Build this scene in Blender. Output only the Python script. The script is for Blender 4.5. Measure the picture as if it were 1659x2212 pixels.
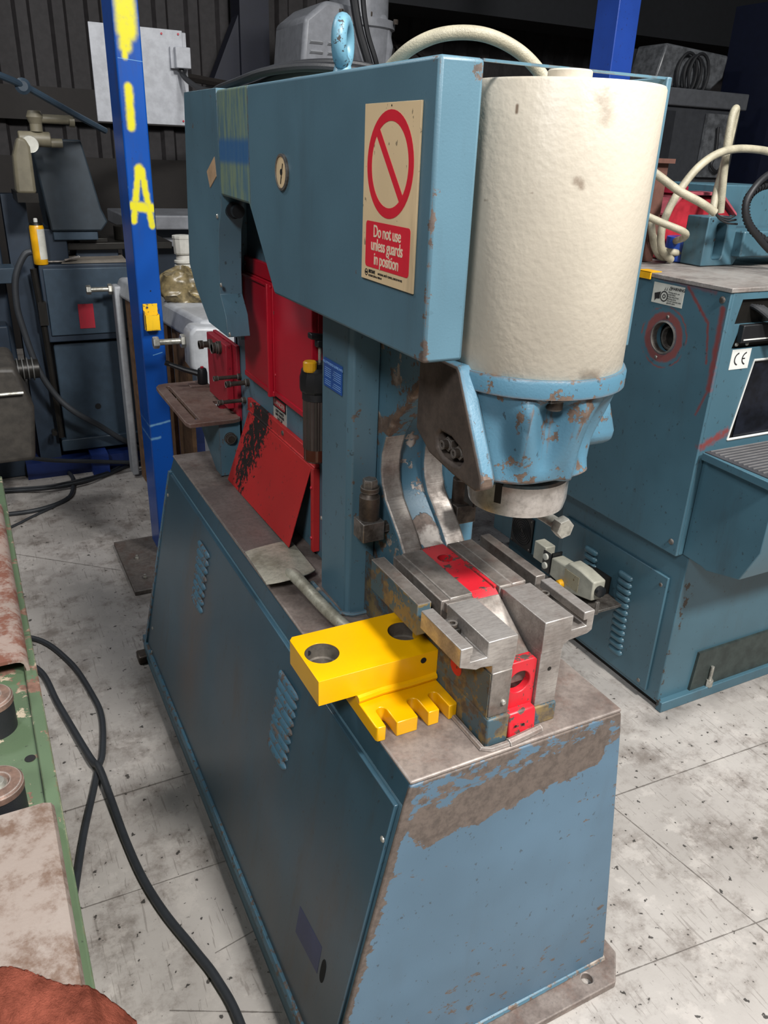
import bpy, bmesh, math, random
from mathutils import Vector, Matrix, noise as mnoise
from mathutils.geometry import tessellate_polygon
random.seed(7)
for _o in list(bpy.data.objects): bpy.data.objects.remove(_o)
SC = bpy.context.scene
COL = SC.collection
PI = math.pi

# ------------------------------------------------------------------ camera
R = ((0.89071645, -0.45310678, 0.03631051), (-0.15877999, -0.38498665, -0.90916126), (0.42592619, 0.80403951, -0.41485823))
cam_d = bpy.data.cameras.new('camera'); cam = bpy.data.objects.new('camera', cam_d); COL.objects.link(cam)
cam.matrix_world = Matrix(((R[0][0], -R[1][0], -R[2][0], 0), (R[0][1], -R[1][1], -R[2][1], 0), (R[0][2], -R[1][2], -R[2][2], 1.9), (0, 0, 0, 1)))
cam_d.sensor_fit = 'HORIZONTAL'; cam_d.sensor_width = 36; cam_d.lens = 1704.17 / 1659 * 36
cam_d.clip_start = 0.02; cam_d.clip_end = 60
SC.camera = cam

# ------------------------------------------------------------------ world, lights, exposure
W = bpy.data.worlds.new('world'); SC.world = W; W.use_nodes = True
W.node_tree.nodes['Background'].inputs[0].default_value = (0.80, 0.90, 1.0, 1)
W.node_tree.nodes['Background'].inputs[1].default_value = 0.055
def area(name, loc, target, size, power, color=(1, 1, 1)):
    d = bpy.data.lights.new(name, 'AREA'); d.shape = 'DISK'; d.size = size; d.energy = power; d.color = color
    o = bpy.data.objects.new(name, d); COL.objects.link(o); o.location = loc
    o.rotation_euler = (Vector(target) - Vector(loc)).to_track_quat('-Z', 'Y').to_euler(); return o
area('high_bay_and_fill', (1.5, -2.5, 5.6), (1.0, 1.2, 0.6), 0.8, 520, (1.0, 0.985, 0.96))
area('high_bay_and_fill', (-2.2, -1.8, 4.6), (0.4, 1.6, 0.8), 1.0, 150, (0.95, 0.97, 1.0))  # fill lamp added at the left to brighten side faces and under the hood
area('high_bay_and_fill', (2.8, -0.6, 5.4), (1.6, 1.6, 0.4), 0.9, 190, (1.0, 0.99, 0.97))
area('high_bay_and_fill', (-1.6, 4.2, 5.6), (0.2, 4.0, 0.0), 0.9, 85, (0.96, 0.98, 1.0))
SC.view_settings.view_transform = 'Standard'; SC.view_settings.look = 'None'
SC.view_settings.gamma = 1.0; SC.view_settings.exposure = 0.0; SC.view_settings.use_curve_mapping = False

# ------------------------------------------------------------------ node helpers
def lin(h):
    h = h.lstrip('#'); c = [int(h[i:i + 2], 16) / 255 for i in (0, 2, 4)]
    return tuple(x / 12.92 if x <= .04045 else ((x + .055) / 1.055) ** 2.4 for x in c) + (1,)
class NT:
    def __init__(s, name):
        s.mat = bpy.data.materials.new(name); s.mat.use_nodes = True; s.t = s.mat.node_tree
        s.b = s.t.nodes['Principled BSDF']; s._pos = None
    def n(s, typ, **kw):
        x = s.t.nodes.new(typ)
        for k, v in kw.items(): setattr(x, k, v)
        return x
    def put(s, sock, v):
        if isinstance(v, bpy.types.NodeSocket): s.t.links.new(v, sock)
        elif v is not None: sock.default_value = v
    @property
    def pos(s):
        if s._pos is None: s._pos = s.n('ShaderNodeNewGeometry').outputs['Position']
        return s._pos
    def m(s, op, a, b=None, c=None, clamp=False):
        x = s.n('ShaderNodeMath', operation=op, use_clamp=clamp); s.put(x.inputs[0], a); s.put(x.inputs[1], b); s.put(x.inputs[2], c); return x.outputs[0]
    def v(s, op, a, b=None, scale=None):
        x = s.n('ShaderNodeVectorMath', operation=op); s.put(x.inputs[0], a); s.put(x.inputs[1], b)
        if scale is not None: s.put(x.inputs['Scale'], scale)
        return x.outputs['Value'] if op in ('DOT_PRODUCT', 'LENGTH', 'DISTANCE') else x.outputs[0]
    def noise(s, scale, detail=4, rough=.6, stretch=None, vec=None, dist=0):
        vec = vec or s.pos
        if stretch: vec = s.v('MULTIPLY', vec, stretch)
        x = s.n('ShaderNodeTexNoise'); s.put(x.inputs['Vector'], vec); x.inputs['Scale'].default_value = scale
        x.inputs['Detail'].default_value = detail; x.inputs['Roughness'].default_value = rough; x.inputs['Distortion'].default_value = dist
        return x.outputs['Fac']
    def ramp(s, f, a, b, lo=0., hi=1.):
        x = s.n('ShaderNodeMapRange', interpolation_type='SMOOTHSTEP'); s.put(x.inputs[0], f)
        for i, q in enumerate((a, b, lo, hi)): x.inputs[i + 1].default_value = q
        return x.outputs[0]
    def mix(s, f, a, b):
        x = s.n('ShaderNodeMix', data_type='RGBA'); s.put(x.inputs[0], f); s.put(x.inputs[6], a); s.put(x.inputs[7], b); return x.outputs[2]
    def capsule(s, a, b, r0, r1, mask=(1, 1, 1), wob=0.0, wscale=20):
        """soft stroke along the segment a-b: 1 inside radius r0, 0 beyond r1"""
        a = Vector(a); b = Vector(b); d = b - a; L = max(d.length_squared, 1e-8)
        p = s.v('MULTIPLY', s.pos, mask)
        pa = s.v('SUBTRACT', p, tuple(a))
        h = s.m('MULTIPLY', s.v('DOT_PRODUCT', pa, tuple(d)), 1 / L, clamp=True)
        x = s.n('ShaderNodeVectorMath', operation='SCALE'); x.inputs[0].default_value = tuple(d); s.put(x.inputs['Scale'], h)
        dist = s.v('LENGTH', s.v('SUBTRACT', pa, x.outputs[0]))
        if wob: dist = s.m('ADD', dist, s.m('MULTIPLY', s.m('SUBTRACT', s.noise(wscale, 6, .65), .5), wob))
        return s.ramp(dist, r0, r1, 1, 0)
    def edge(s, r=.004, lo=.80, hi=.97):
        x = s.n('ShaderNodeBevel', samples=4); x.inputs[0].default_value = r
        g = s.n('ShaderNodeNewGeometry')
        return s.ramp(s.v('DOT_PRODUCT', x.outputs[0], g.outputs['True Normal']), lo, hi, 1, 0)
    def bump(s, h, strength=.2, dist=.002):
        x = s.n('ShaderNodeBump'); x.inputs['Strength'].default_value = strength; x.inputs['Distance'].default_value = dist
        s.put(x.inputs['Height'], h)
        s.t.links.new(x.outputs[0], s.b.inputs['Normal'])
    def out(s, col=None, rough=None, metal=None, spec=None):
        s.put(s.b.inputs['Base Color'], col); s.put(s.b.inputs['Roughness'], rough); s.put(s.b.inputs['Metallic'], metal)
        if spec is not None: s.b.inputs['Specular IOR Level'].default_value = spec
        return s.mat

def mmax(n, fs):
    f = fs[0]
    for g in fs[1:]: f = n.m('MAXIMUM', f, g)
    return f
def paint(name, base, under='#6B5F58', chip=.30, cscale=28, edge=.5, rough=.42, bump=.25, bscale=260, dirt=.25, masks=None, extra=None, erad=.004, spec=.5, stretch=None, light=None, bdist=.0015, fleck=.6):
    """enamel over primer and steel: chips by noise, more of them where masks say, worn sharp edges"""
    n = NT(name); b = lin(base)
    var = n.noise(2.2, 3, .6)
    c = n.mix(n.ramp(var, .3, .7), tuple(x * .86 for x in b[:3]) + (1,), tuple(min(x * 1.12, 1) for x in b[:3]) + (1,))
    streak = n.noise(9, 5, .7, stretch=(1, 1, .18))
    c = n.mix(n.m('MULTIPLY', n.ramp(streak, .52, .75), dirt), c, lin('#3A3632'))
    if fleck: c = n.mix(n.m('MULTIPLY', n.ramp(n.noise(75, 3, .6, stretch=(1, 1, .7)), .665, .69), fleck), c, lin('#2B2A28'))
    if extra: c = extra(n, c)
    f = n.noise(cscale, 8, .68, stretch=stretch)
    f = n.m('ADD', f, n.m('MULTIPLY', n.noise(3.1, 3, .5), .25))
    if masks: f = n.m('ADD', f, masks(n))
    e = None
    if edge > 0:
        e = n.edge(erad); f = n.m('ADD', f, n.m('MULTIPLY', e, edge * .32))
    thr = .94 - chip * .35
    k = n.ramp(f, thr, thr + .012)
    und = n.mix(n.ramp(n.noise(60, 4, .7), .35, .7), lin(under), tuple(x * .6 for x in lin(under)[:3]) + (1,))
    if light: und = n.mix(n.ramp(n.noise(14, 5, .6), .45, .6), und, lin(light))
    c = n.mix(k, c, und)
    h = n.m('SUBTRACT', n.m('MULTIPLY', n.noise(bscale, 2, .5), .35), n.m('MULTIPLY', k, .8))
    n.bump(h, bump, bdist)
    return n.out(c, n.m('ADD', rough, n.m('MULTIPLY', k, .18)), n.m('MULTIPLY', k, .15), spec)
def steel(name, base='#8C8884', dark='#57504A', rough=.34, metal=.75, brush=None, rust=0.0, scale=22, bump=.12, edge=0.0):
    n = NT(name)
    f = n.noise(scale, 7, .68)
    c = n.mix(n.ramp(f, .35, .68), lin(base), lin(dark))
    if rust: c = n.mix(n.m('MULTIPLY', n.ramp(n.noise(11, 8, .72), .5, .66), rust), c, lin('#6E4A3C'))
    if edge: c = n.mix(n.m('MULTIPLY', n.edge(.004), edge), c, lin('#D8D4CE'))
    g = n.noise(90, 4, .7, stretch=brush or (1, 1, 1))
    c = n.mix(n.m('MULTIPLY', n.ramp(g, .4, .75), .35), c, lin('#3E3A37'))
    n.bump(g, bump, .001)
    return n.out(c, n.ramp(f, .3, .7, rough, min(rough + .25, 1)), metal)
def plain(name, base, rough=.5, metal=0., var=.12, bump=0., bscale=120, spec=.5):
    n = NT(name); b = lin(base)
    c = n.mix(n.ramp(n.noise(18, 5, .65), .3, .7), tuple(x * (1 - var) for x in b[:3]) + (1,), tuple(min(x * (1 + var), 1) for x in b[:3]) + (1,))
    if bump: n.bump(n.noise(bscale, 4, .6), bump, .002)
    return n.out(c, rough, metal, spec)

# ------------------------------------------------------------------ mesh helpers
def fill_tris(loops):
    b = bmesh.new(); k = 0; es = []
    for L in loops:
        vs = [b.verts.new((p[0] * 10, p[1] * 10, 0)) for p in L]
        for i in range(len(vs)): es.append(b.edges.new((vs[i], vs[(i + 1) % len(vs)])))
    b.verts.index_update()
    r_ = bmesh.ops.triangle_fill(b, use_beauty=True, edges=es, normal=(0, 0, 1))
    out = [[v.index for v in f.verts] for f in b.faces]; b.free(); return out
class MB:
    def __init__(s): s.bm = bmesh.new()
    def face(s, vs, mi=0):
        try: f = s.bm.faces.new(vs); f.material_index = mi; return f
        except ValueError: return None
    def box(s, x0, x1, y0, y1, z0, z1, mi=0):
        v = [s.bm.verts.new(p) for p in ((x0, y0, z0), (x1, y0, z0), (x1, y1, z0), (x0, y1, z0), (x0, y0, z1), (x1, y0, z1), (x1, y1, z1), (x0, y1, z1))]
        for q in ((3, 2, 1, 0), (4, 5, 6, 7), (0, 1, 5, 4), (1, 2, 6, 5), (2, 3, 7, 6), (3, 0, 4, 7)): s.face([v[i] for i in q], mi)
        return s
    def obox(s, c, size, rot, mi=0):
        M = Matrix.Translation(c) @ rot.to_4x4() if isinstance(rot, Matrix) else Matrix.Translation(c) @ Matrix.Rotation(rot, 4, 'Z')
        h = [q / 2 for q in size]
        v = [s.bm.verts.new(M @ Vector(p)) for p in ((-h[0], -h[1], -h[2]), (h[0], -h[1], -h[2]), (h[0], h[1], -h[2]), (-h[0], h[1], -h[2]), (-h[0], -h[1], h[2]), (h[0], -h[1], h[2]), (h[0], h[1], h[2]), (-h[0], h[1], h[2]))]
        for q in ((3, 2, 1, 0), (4, 5, 6, 7), (0, 1, 5, 4), (1, 2, 6, 5), (2, 3, 7, 6), (3, 0, 4, 7)): s.face([v[i] for i in q], mi)
        return s
    def hexa(s, pts, mi=0):
        v = [s.bm.verts.new(p) for p in pts]
        for q in ((3, 2, 1, 0), (4, 5, 6, 7), (0, 1, 5, 4), (1, 2, 6, 5), (2, 3, 7, 6), (3, 0, 4, 7)): s.face([v[i] for i in q], mi)
        return s
    def prism(s, pts, axis, a, b, holes=(), mi=0, mside=None, mhole=None):
        """polygon with holes extruded along axis; pts are (y,z) for x, (x,z) for y, (x,y) for z"""
        def P(p, t): return {'x': (t, p[0], p[1]), 'y': (p[0], t, p[1]), 'z': (p[0], p[1], t)}[axis]
        loops = [list(pts)] + [list(h) for h in holes]
        tess = fill_tris(loops) if holes else None
        flat = [p for L in loops for p in L]
        A = [s.bm.verts.new(P(p, a)) for p in flat]; B = [s.bm.verts.new(P(p, b)) for p in flat]
        if not holes:
            s.face(A[::-1], mi); s.face(B, mi)
        else:
            for t in tess:
                s.face([A[i] for i in t][::-1], mi); s.face([B[i] for i in t], mi)
        k = 0
        for li, L in enumerate(loops):
            n = len(L); q = (mside if mside is not None else mi) if li == 0 else (mhole if mhole is not None else mi)
            for i in range(n):
                j = (i + 1) % n; s.face([A[k + i], A[k + j], B[k + j], B[k + i]], q)
            k += n
        return s
    def tube(s, pts, r, seg=10, caps=True, mi=0, rf=None):
        pts = [Vector(p) for p in pts]; rings = []; up = Vector((0, 0, 1)); prev = None
        for i, p in enumerate(pts):
            t = (pts[min(i + 1, len(pts) - 1)] - pts[max(i - 1, 0)]).normalized()
            if prev is None:
                a = t.cross(up)
                if a.length < .05: a = t.cross(Vector((0, 1, 0)))
            else: a = prev - t * prev.dot(t)
            a.normalize(); prev = a; b = t.cross(a)
            rr = rf(i / (len(pts) - 1)) * r if rf else r
            rings.append([s.bm.verts.new(p + (a * math.cos(2 * PI * k / seg) + b * math.sin(2 * PI * k / seg)) * rr) for k in range(seg)])
        for i in range(len(rings) - 1):
            for k in range(seg):
                s.face([rings[i][k], rings[i][(k + 1) % seg], rings[i + 1][(k + 1) % seg], rings[i + 1][k]], mi)
        if caps: s.face(rings[0][::-1], mi); s.face(rings[-1], mi)
        return s
    def lathe(s, prof, c, axis='z', seg=32, mi=0, a0=0, cap=True):
        """prof = [(radius, height)]; closed by caps at both ends"""
        c = Vector(c); rings = []
        def V(r, h, t):
            x, y = r * math.cos(t), r * math.sin(t)
            return c + Vector({'z': (x, y, h), 'x': (h, x, y), 'y': (y, h, x)}[axis])
        for r, h in prof: rings.append([s.bm.verts.new(V(max(r, 1e-5), h, a0 + 2 * PI * k / seg)) for k in range(seg)])
        for i in range(len(rings) - 1):
            for k in range(seg): s.face([rings[i][k], rings[i][(k + 1) % seg], rings[i + 1][(k + 1) % seg], rings[i + 1][k]], mi)
        if cap: s.face(rings[0][::-1], mi); s.face(rings[-1], mi)
        return s
    def cyl(s, c, r, h0, h1, axis='z', seg=24, mi=0, ch=0.0, a0=0):
        if ch: return s.lathe([(r - ch, h0), (r, h0 + ch), (r, h1 - ch), (r - ch, h1)], c, axis, seg, mi, a0)
        return s.lathe([(r, h0), (r, h1)], c, axis, seg, mi, a0)
    def hexn(s, c, r, h0, h1, axis='z', mi=0, a0=0.3): return s.lathe([(r * .93, h0), (r, h0 + .15 * (h1 - h0)), (r, h1 - .15 * (h1 - h0)), (r * .93, h1)], c, axis, 6, mi, a0)
    def loft(s, rings, mi=0, cap=True):
        RR = [[s.bm.verts.new(p) for p in r] for r in rings]; n = len(RR[0])
        for i in range(len(RR) - 1):
            for k in range(n): s.face([RR[i][k], RR[i][(k + 1) % n], RR[i + 1][(k + 1) % n], RR[i + 1][k]], mi)
        if cap: s.face(RR[0][::-1], mi); s.face(RR[-1], mi)
        return s
def circ(cx, cy, r, n=24, a0=0): return [(cx + r * math.cos(a0 + 2 * PI * i / n), cy + r * math.sin(a0 + 2 * PI * i / n)) for i in range(n)]
def rrect(x0, x1, y0, y1, r, n=4):
    out = []
    for cx, cy, a in ((x1 - r, y0 + r, -PI / 2), (x1 - r, y1 - r, 0), (x0 + r, y1 - r, PI / 2), (x0 + r, y0 + r, PI)):
        for i in range(n + 1): out.append((cx + r * math.cos(a + PI / 2 * i / n), cy + r * math.sin(a + PI / 2 * i / n)))
    return out
def smooth_path(P, n=8):
    P = [Vector(p) for p in P]; out = []
    for i in range(len(P) - 1):
        a, b, c, d = P[max(i - 1, 0)], P[i], P[i + 1], P[min(i + 2, len(P) - 1)]
        for k in range(n):
            t = k / n
            out.append(.5 * ((2 * b) + (c - a) * t + (2 * a - 5 * b + 4 * c - d) * t * t + (3 * b - a - 3 * c + d) * t ** 3))
    out.append(P[-1]); return out
def root(name, loc, label, cat, group=None):
    o = bpy.data.objects.new(name, None); COL.objects.link(o); o.location = loc; o.empty_display_size = .1
    o['label'] = label; o['category'] = cat
    if group: o['group'] = group
    return o
def finish(name, mb, mats, parent=None, bevel=0., smooth=35, label=None, seg=2, absolute=True, loc=None):
    bmesh.ops.remove_doubles(mb.bm, verts=mb.bm.verts, dist=1e-6)
    bmesh.ops.recalc_face_normals(mb.bm, faces=mb.bm.faces)
    me = bpy.data.meshes.new(name)
    if parent is not None and absolute:
        off = Vector((0, 0, 0)); q = parent
        while q: off += q.location; q = q.parent
        bmesh.ops.translate(mb.bm, verts=mb.bm.verts, vec=-off)
    mb.bm.to_mesh(me); mb.bm.free()
    for m_ in (mats if isinstance(mats, (list, tuple)) else [mats]): me.materials.append(m_)
    if smooth:
        me.shade_smooth(); me.set_sharp_from_angle(angle=math.radians(smooth))
    o = bpy.data.objects.new(name, me); COL.objects.link(o); o.parent = parent
    if loc is not None: o.location = loc
    if bevel:
        b = o.modifiers.new('bevel', 'BEVEL'); b.width = bevel; b.segments = seg; b.limit_method = 'ANGLE'; b.angle_limit = math.radians(38)
    if label: o['label'] = label
    return o
part = finish
def thing(name, mb, mats, label, cat, group=None, **kw):
    bb = [v.co for v in mb.bm.verts]; c = Vector((sum(v.x for v in bb) / len(bb), sum(v.y for v in bb) / len(bb), min(v.z for v in bb)))
    bmesh.ops.translate(mb.bm, verts=mb.bm.verts, vec=-c)
    o = finish(name, mb, mats, None, **kw); o.location = c; o['label'] = label; o['category'] = cat
    if group: o['group'] = group
    return o
def struct(name, mb, mats, **kw):
    o = finish(name, mb, mats, None, **kw); o['kind'] = 'structure'; return o
def again(o, parent, loc, name=None, label=None):
    c = o.copy(); COL.objects.link(c); c.parent = parent; c.location = loc
    if label: c['label'] = label
    return c
XL = Matrix(((0, 0, -1), (-1, 0, 0), (0, 1, 0)))      # text frame on a face that looks towards -X
YF = Matrix(((1, 0, 0), (0, 0, -1), (0, 1, 0)))       # ... towards -Y
def text(name, body, size, pos, frame, mat, parent, align='CENTER', sx=1., ext=.0003, space=1., bold=0.):
    cu = bpy.data.curves.new(name, 'FONT'); cu.body = body; cu.size = size; cu.align_x = align; cu.align_y = 'CENTER'; cu.extrude = ext
    cu.space_character = space; cu.offset = bold; cu.resolution_u = 3
    t = bpy.data.objects.new(name, cu); COL.objects.link(t); bpy.context.view_layer.update()
    me = bpy.data.meshes.new_from_object(t.evaluated_get(bpy.context.evaluated_depsgraph_get())); bpy.data.objects.remove(t)
    off = Vector((0, 0, 0)); q = parent
    while q: off += q.location; q = q.parent
    me.transform(Matrix.Translation(Vector(pos) - off) @ frame.to_4x4() @ Matrix.Diagonal((sx, 1, 1, 1)))
    me.materials.clear(); me.materials.append(mat)
    o = bpy.data.objects.new(name, me); COL.objects.link(o); o.parent = parent; return o

# ------------------------------------------------------------------ materials
TEAL = '#52717F'
def hood_extra(n, c):
    # spray-paint overspray band on the rear end of the hood: yellow-green wash with a blue patch
    sep = n.n('ShaderNodeSeparateXYZ'); n.put(sep.inputs[0], n.pos); y, z = sep.outputs[1], sep.outputs[2]
    band = n.m('MULTIPLY', n.ramp(y, 1.828, 1.836), n.ramp(y, 2.064, 2.070, 1, 0))
    wash = n.m('MULTIPLY', n.ramp(n.noise(60, 6, .7, stretch=(1, 1, .15)), .36, .62), .62)
    c = n.mix(n.m('MULTIPLY', band, wash), c, lin('#8C9A6C'))
    blue = n.m('MULTIPLY', n.ramp(z, 1.855, 1.872), n.ramp(z, 1.905, 1.925, 1, 0))
    return n.mix(n.m('MULTIPLY', band, n.m('MULTIPLY', blue, .85)), c, lin('#2C5F93'))
def hood_masks(n):
    f = n.m('MULTIPLY', n.capsule((.60, 1.026, 1.60), (.60, 1.026, 1.86), .004, .02, wob=.03, wscale=30), .20)
    g = n.m('MULTIPLY', n.capsule((.60, 1.026, 1.608), (.60, 1.18, 1.608), .0, .04, wob=.04, wscale=25), .13)
    h = n.m('MULTIPLY', n.capsule((.60, 1.026, 2.02), (.66, 1.026, 1.99), .0, .05, wob=.05, wscale=40), .13)
    return n.m('ADD', n.m('ADD', f, g), h)
M_hood = paint('hood_enamel', TEAL, chip=.30, fleck=.12, masks=hood_masks, extra=hood_extra, edge=.55, dirt=.15, bscale=330, bump=.35, rough=.42)
M_body = paint('body_enamel', TEAL, chip=.42, edge=.6, dirt=.25, bscale=300, bump=.3)
def cover_masks(n):
    return n.m('MULTIPLY', n.capsule((.675, 1.452, 1.12), (.70, 1.452, 1.40), .012, .05, wob=.05, wscale=30), .12)
M_cover = paint('column_enamel', TEAL, chip=.34, edge=.5, dirt=.25, masks=cover_masks, cscale=45)
def front_masks(n):
    f = n.m('MULTIPLY', n.capsule((.60, .911, .765), (.96, .911, .800), .018, .060, wob=.07, wscale=14), .42)
    g = n.m('MULTIPLY', n.capsule((.57, .911, .86), (1.03, .911, .88), .03, .12, wob=.06, wscale=22), .20)
    h = n.m('MULTIPLY', n.capsule((.995, .911, .84), (.99, .911, .79), .012, .03, wob=.03, wscale=30), .4)
    k = n.m('MULTIPLY', n.capsule((.80, .93, .06), (1.15, .93, .13), .0, .35), .07)
    k = n.m('ADD', k, n.m('MULTIPLY', n.capsule((.552, .908, .87), (.396, .93, .03), .0, .022, wob=.02, wscale=40), .40))
    k = n.m('ADD', k, n.m('MULTIPLY', n.capsule((.55, .911, .66), (1.10, .911, .70), .0, .16, wob=.1, wscale=9), .06))
    return n.m('ADD', n.m('ADD', f, g), n.m('ADD', h, k))
M_front = paint('base_front_enamel', '#4F6B7F', under='#6A5E56', chip=.40, masks=front_masks, cscale=34, stretch=(.75, 1, 1.25), edge=.7, dirt=.12, bump=.2, bscale=200, rough=.48)
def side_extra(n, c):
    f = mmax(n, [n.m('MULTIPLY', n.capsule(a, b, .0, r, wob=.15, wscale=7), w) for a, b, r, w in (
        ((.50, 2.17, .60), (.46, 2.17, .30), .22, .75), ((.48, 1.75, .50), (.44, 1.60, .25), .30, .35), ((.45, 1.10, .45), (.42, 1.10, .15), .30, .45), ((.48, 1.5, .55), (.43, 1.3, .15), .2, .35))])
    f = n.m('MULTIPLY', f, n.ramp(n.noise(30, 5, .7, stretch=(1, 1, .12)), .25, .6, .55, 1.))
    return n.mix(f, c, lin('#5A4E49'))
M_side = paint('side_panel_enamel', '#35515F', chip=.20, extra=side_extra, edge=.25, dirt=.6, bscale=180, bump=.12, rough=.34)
M_edge = paint('panel_edge_enamel', '#4A7286', chip=.76, edge=.6, dirt=.3, cscale=50)
M_cast = paint('casting_enamel', '#4A7083', under='#6E5C50', chip=.62, cscale=24, edge=.75, erad=.009, dirt=.12, bscale=210, bump=.65, rough=.40,
               masks=lambda n: n.m('MULTIPLY', n.capsule((.70, .96, 1.41), (1.0, 1.0, 1.41), .0, .06, wob=.05), .10))
M_castside = steel('casting_flank', base='#5E534B', dark='#463D37', rough=.55, metal=.25, scale=14)
M_frame = paint('frame_enamel', '#4A6C7C', under='#6E5C50', light='#A79C90', chip=.76, cscale=26, edge=.6, dirt=.3, bscale=200, bump=.5,
    masks=lambda n: n.m('ADD', n.m('MULTIPLY', n.capsule((.748, 1.40, 1.375), (.748, 1.46, 1.36), .0, .035, wob=.04, wscale=40), .3), n.m('MULTIPLY', n.capsule((.748, 1.40, 1.375), (.748, 1.26, 1.52), .0, .02, wob=.02, wscale=60), .12)))
M_channel = paint('channel_enamel', '#4A7083', under='#7A6A60', light='#C4BBB2', chip=.80, cscale=20, edge=.2, dirt=.3, bscale=200, bump=.6,
                  masks=lambda n: n.m('ADD', n.m('MULTIPLY', n.capsule((.828, 1.37, 1.15), (.828, 1.34, 1.11), .0, .04, wob=.05), .3), n.m('MULTIPLY', n.capsule((.828, 1.44, 1.33), (.828, 1.42, 1.24), .0, .03, wob=.05), .15)))
M_throat = steel('throat_steel', base='#BDB4AB', dark='#857B73', rough=.4, metal=.45, brush=(.15, 1, 6), scale=18, bump=.5, rust=.35)
M_cream = paint('cream_enamel', '#B9B0A0', under='#4A443E', chip=.10, fleck=.0, cscale=30, edge=.0, dirt=.06, bscale=95, bump=.55, rough=.42, bdist=.004,
                extra=lambda n, c: n.mix(mmax(n, [n.m('MULTIPLY', n.capsule(a, b, r0, r1, wob=w, wscale=60), s) for a, b, r0, r1, w, s in (
                    ((.720, 1.012, 1.965), (.720, 1.012, 1.957), .001, .004, .0, 1.), ((.789, .950, 1.872), (.795, .948, 1.868), .0, .010, .02, .75), ((.81, .942, 1.975), (.816, .94, 1.955), .0, .02, .03, .5),
                    ((.705, 1.05, 1.84), (.74, .984, 1.855), .0, .003, .006, .8), ((.99, 1.02, 1.98), (.995, 1.03, 1.92), .0, .025, .05, .35), ((.86, .934, 1.59), (.84, .934, 1.592), .0, .018, .02, .6))]), c, lin('#6B5A4A')))
M_red = paint('red_enamel', '#B3162A', fleck=.1, under='#2B211F', chip=.24, cscale=60, edge=.2, dirt=.15, bscale=150, bump=.15, rough=.32)
M_redworn = paint('worn_red_enamel', '#B82727', under='#241D1B', chip=.40, cscale=55, edge=.3, dirt=.2, bscale=150, bump=.2, rough=.5,
                  masks=lambda n: n.m('MULTIPLY', n.capsule((.72, 2.16, 1.17), (.72, 2.25, .95), .03, .12, wob=.09, wscale=18), .26))
M_redtool = paint('red_tool_enamel', '#C41F2B', under='#5A4A44', chip=.70, cscale=42, edge=.5, dirt=.1, bscale=180, bump=.3, rough=.4)
M_notch = paint('red_notch_enamel', '#9E2030', under='#3B2522', chip=.45, cscale=60, edge=.4, dirt=.3)
M_table = steel('bare_top_steel', base='#93877F', dark='#6A5E58', rough=.46, metal=.35, scale=9, rust=.35, edge=.8, bump=.15)
M_chute = steel('chute_steel', base='#8A7F79', dark='#6F645F', rough=.42, metal=.4, scale=7, rust=.15, edge=.5)
M_notchtop = steel('notch_table_steel', base='#8C7468', dark='#6B5148', rough=.55, metal=.3, scale=8, rust=.7, edge=.5)
M_anvil = steel('anvil_steel', base='#B5AFA9', dark='#8C847E', rough=.30, metal=.6, scale=10, edge=.85, brush=(.4, 3, 3), rust=.12)
M_anvilold = steel('old_anvil_steel', base='#8A827B', dark='#615952', rough=.38, metal=.45, scale=12, edge=.5, rust=.35)
M_oldblue = paint('worn_anvil_enamel', '#40565F', under='#5E544A', light='#7E6B45', chip=.95, cscale=30, edge=.4, dirt=.5, rough=.5)
M_ring = steel('ring_steel', base='#D2CDC8', dark='#B3ACA5', rough=.16, metal=.7, scale=6, edge=.8, rust=.1, bump=.03)
M_dark = plain('dark_oiled_steel', '#24221F', .4, .5, bump=.1)
M_bolt = steel('bolt_steel', base='#8E8780', dark='#4E4742', rough=.35, metal=.7, edge=.5)
M_darkbolt = steel('dark_bolt_steel', base='#5D534A', dark='#3A322D', rough=.42, metal=.6, edge=.5)
M_zinc = steel('zinc_steel', base='#C4C2B8', dark='#8F8C82', rough=.3, metal=.7, edge=.6)
M_black = plain('black_plastic', '#17181A', .42, bump=.1)
M_rubber = plain('black_rubber', '#191A1D', .55, bump=.25, bscale=300)
M_hole = plain('dark_opening', '#0B0B0C', .9)
M_yellow = paint('yellow_enamel', '#E6A900', fleck=.04, under='#C9B48C', chip=.12, cscale=40, edge=.35, dirt=.05, bscale=200, bump=.08, rough=.28)
M_sgn = paint('sign_board', '#E0C69C', under='#8F7B63', chip=.30, cscale=60, edge=.0, dirt=.35, bscale=100, bump=.05, rough=.45)
M_sgnred = plain('sign_red', '#D92A3A', .4, var=.06); M_sgntxt = plain('sign_cream_print', '#E2D2B6', .45, var=.04); M_ink = plain('black_ink', '#1B1A1A', .6)
M_white = plain('white_print', '#C9C9C4', .5, var=.05); M_lblwhite = plain('label_white', '#B9B8AE', .5, var=.12)
M_lblblue = plain('blue_label', '#1F4F97', .35); M_lblline = plain('blue_label_print', '#7FA6D6', .5); M_lblred = plain('danger_red', '#B3202C', .4)
M_purple = plain('faded_blue_label', '#33395C', .45)
M_wood = plain('pale_wood_veneer', '#B09272', .6, var=.2)
M_hose = plain('cream_braided_hose', '#A29B86', .45, var=.2, bump=.6, bscale=350)
M_lube = plain('smoked_reservoir', '#3A322F', .22); M_lubebot = plain('amber_oil', '#4A2418', .2); M_cap = plain('yellow_cap', '#D39A14', .4)
M_shovel = steel('shovel_steel', base='#C6C2B0', dark='#8F8A78', rough=.42, metal=.3, scale=10, rust=.12, edge=.3)
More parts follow.
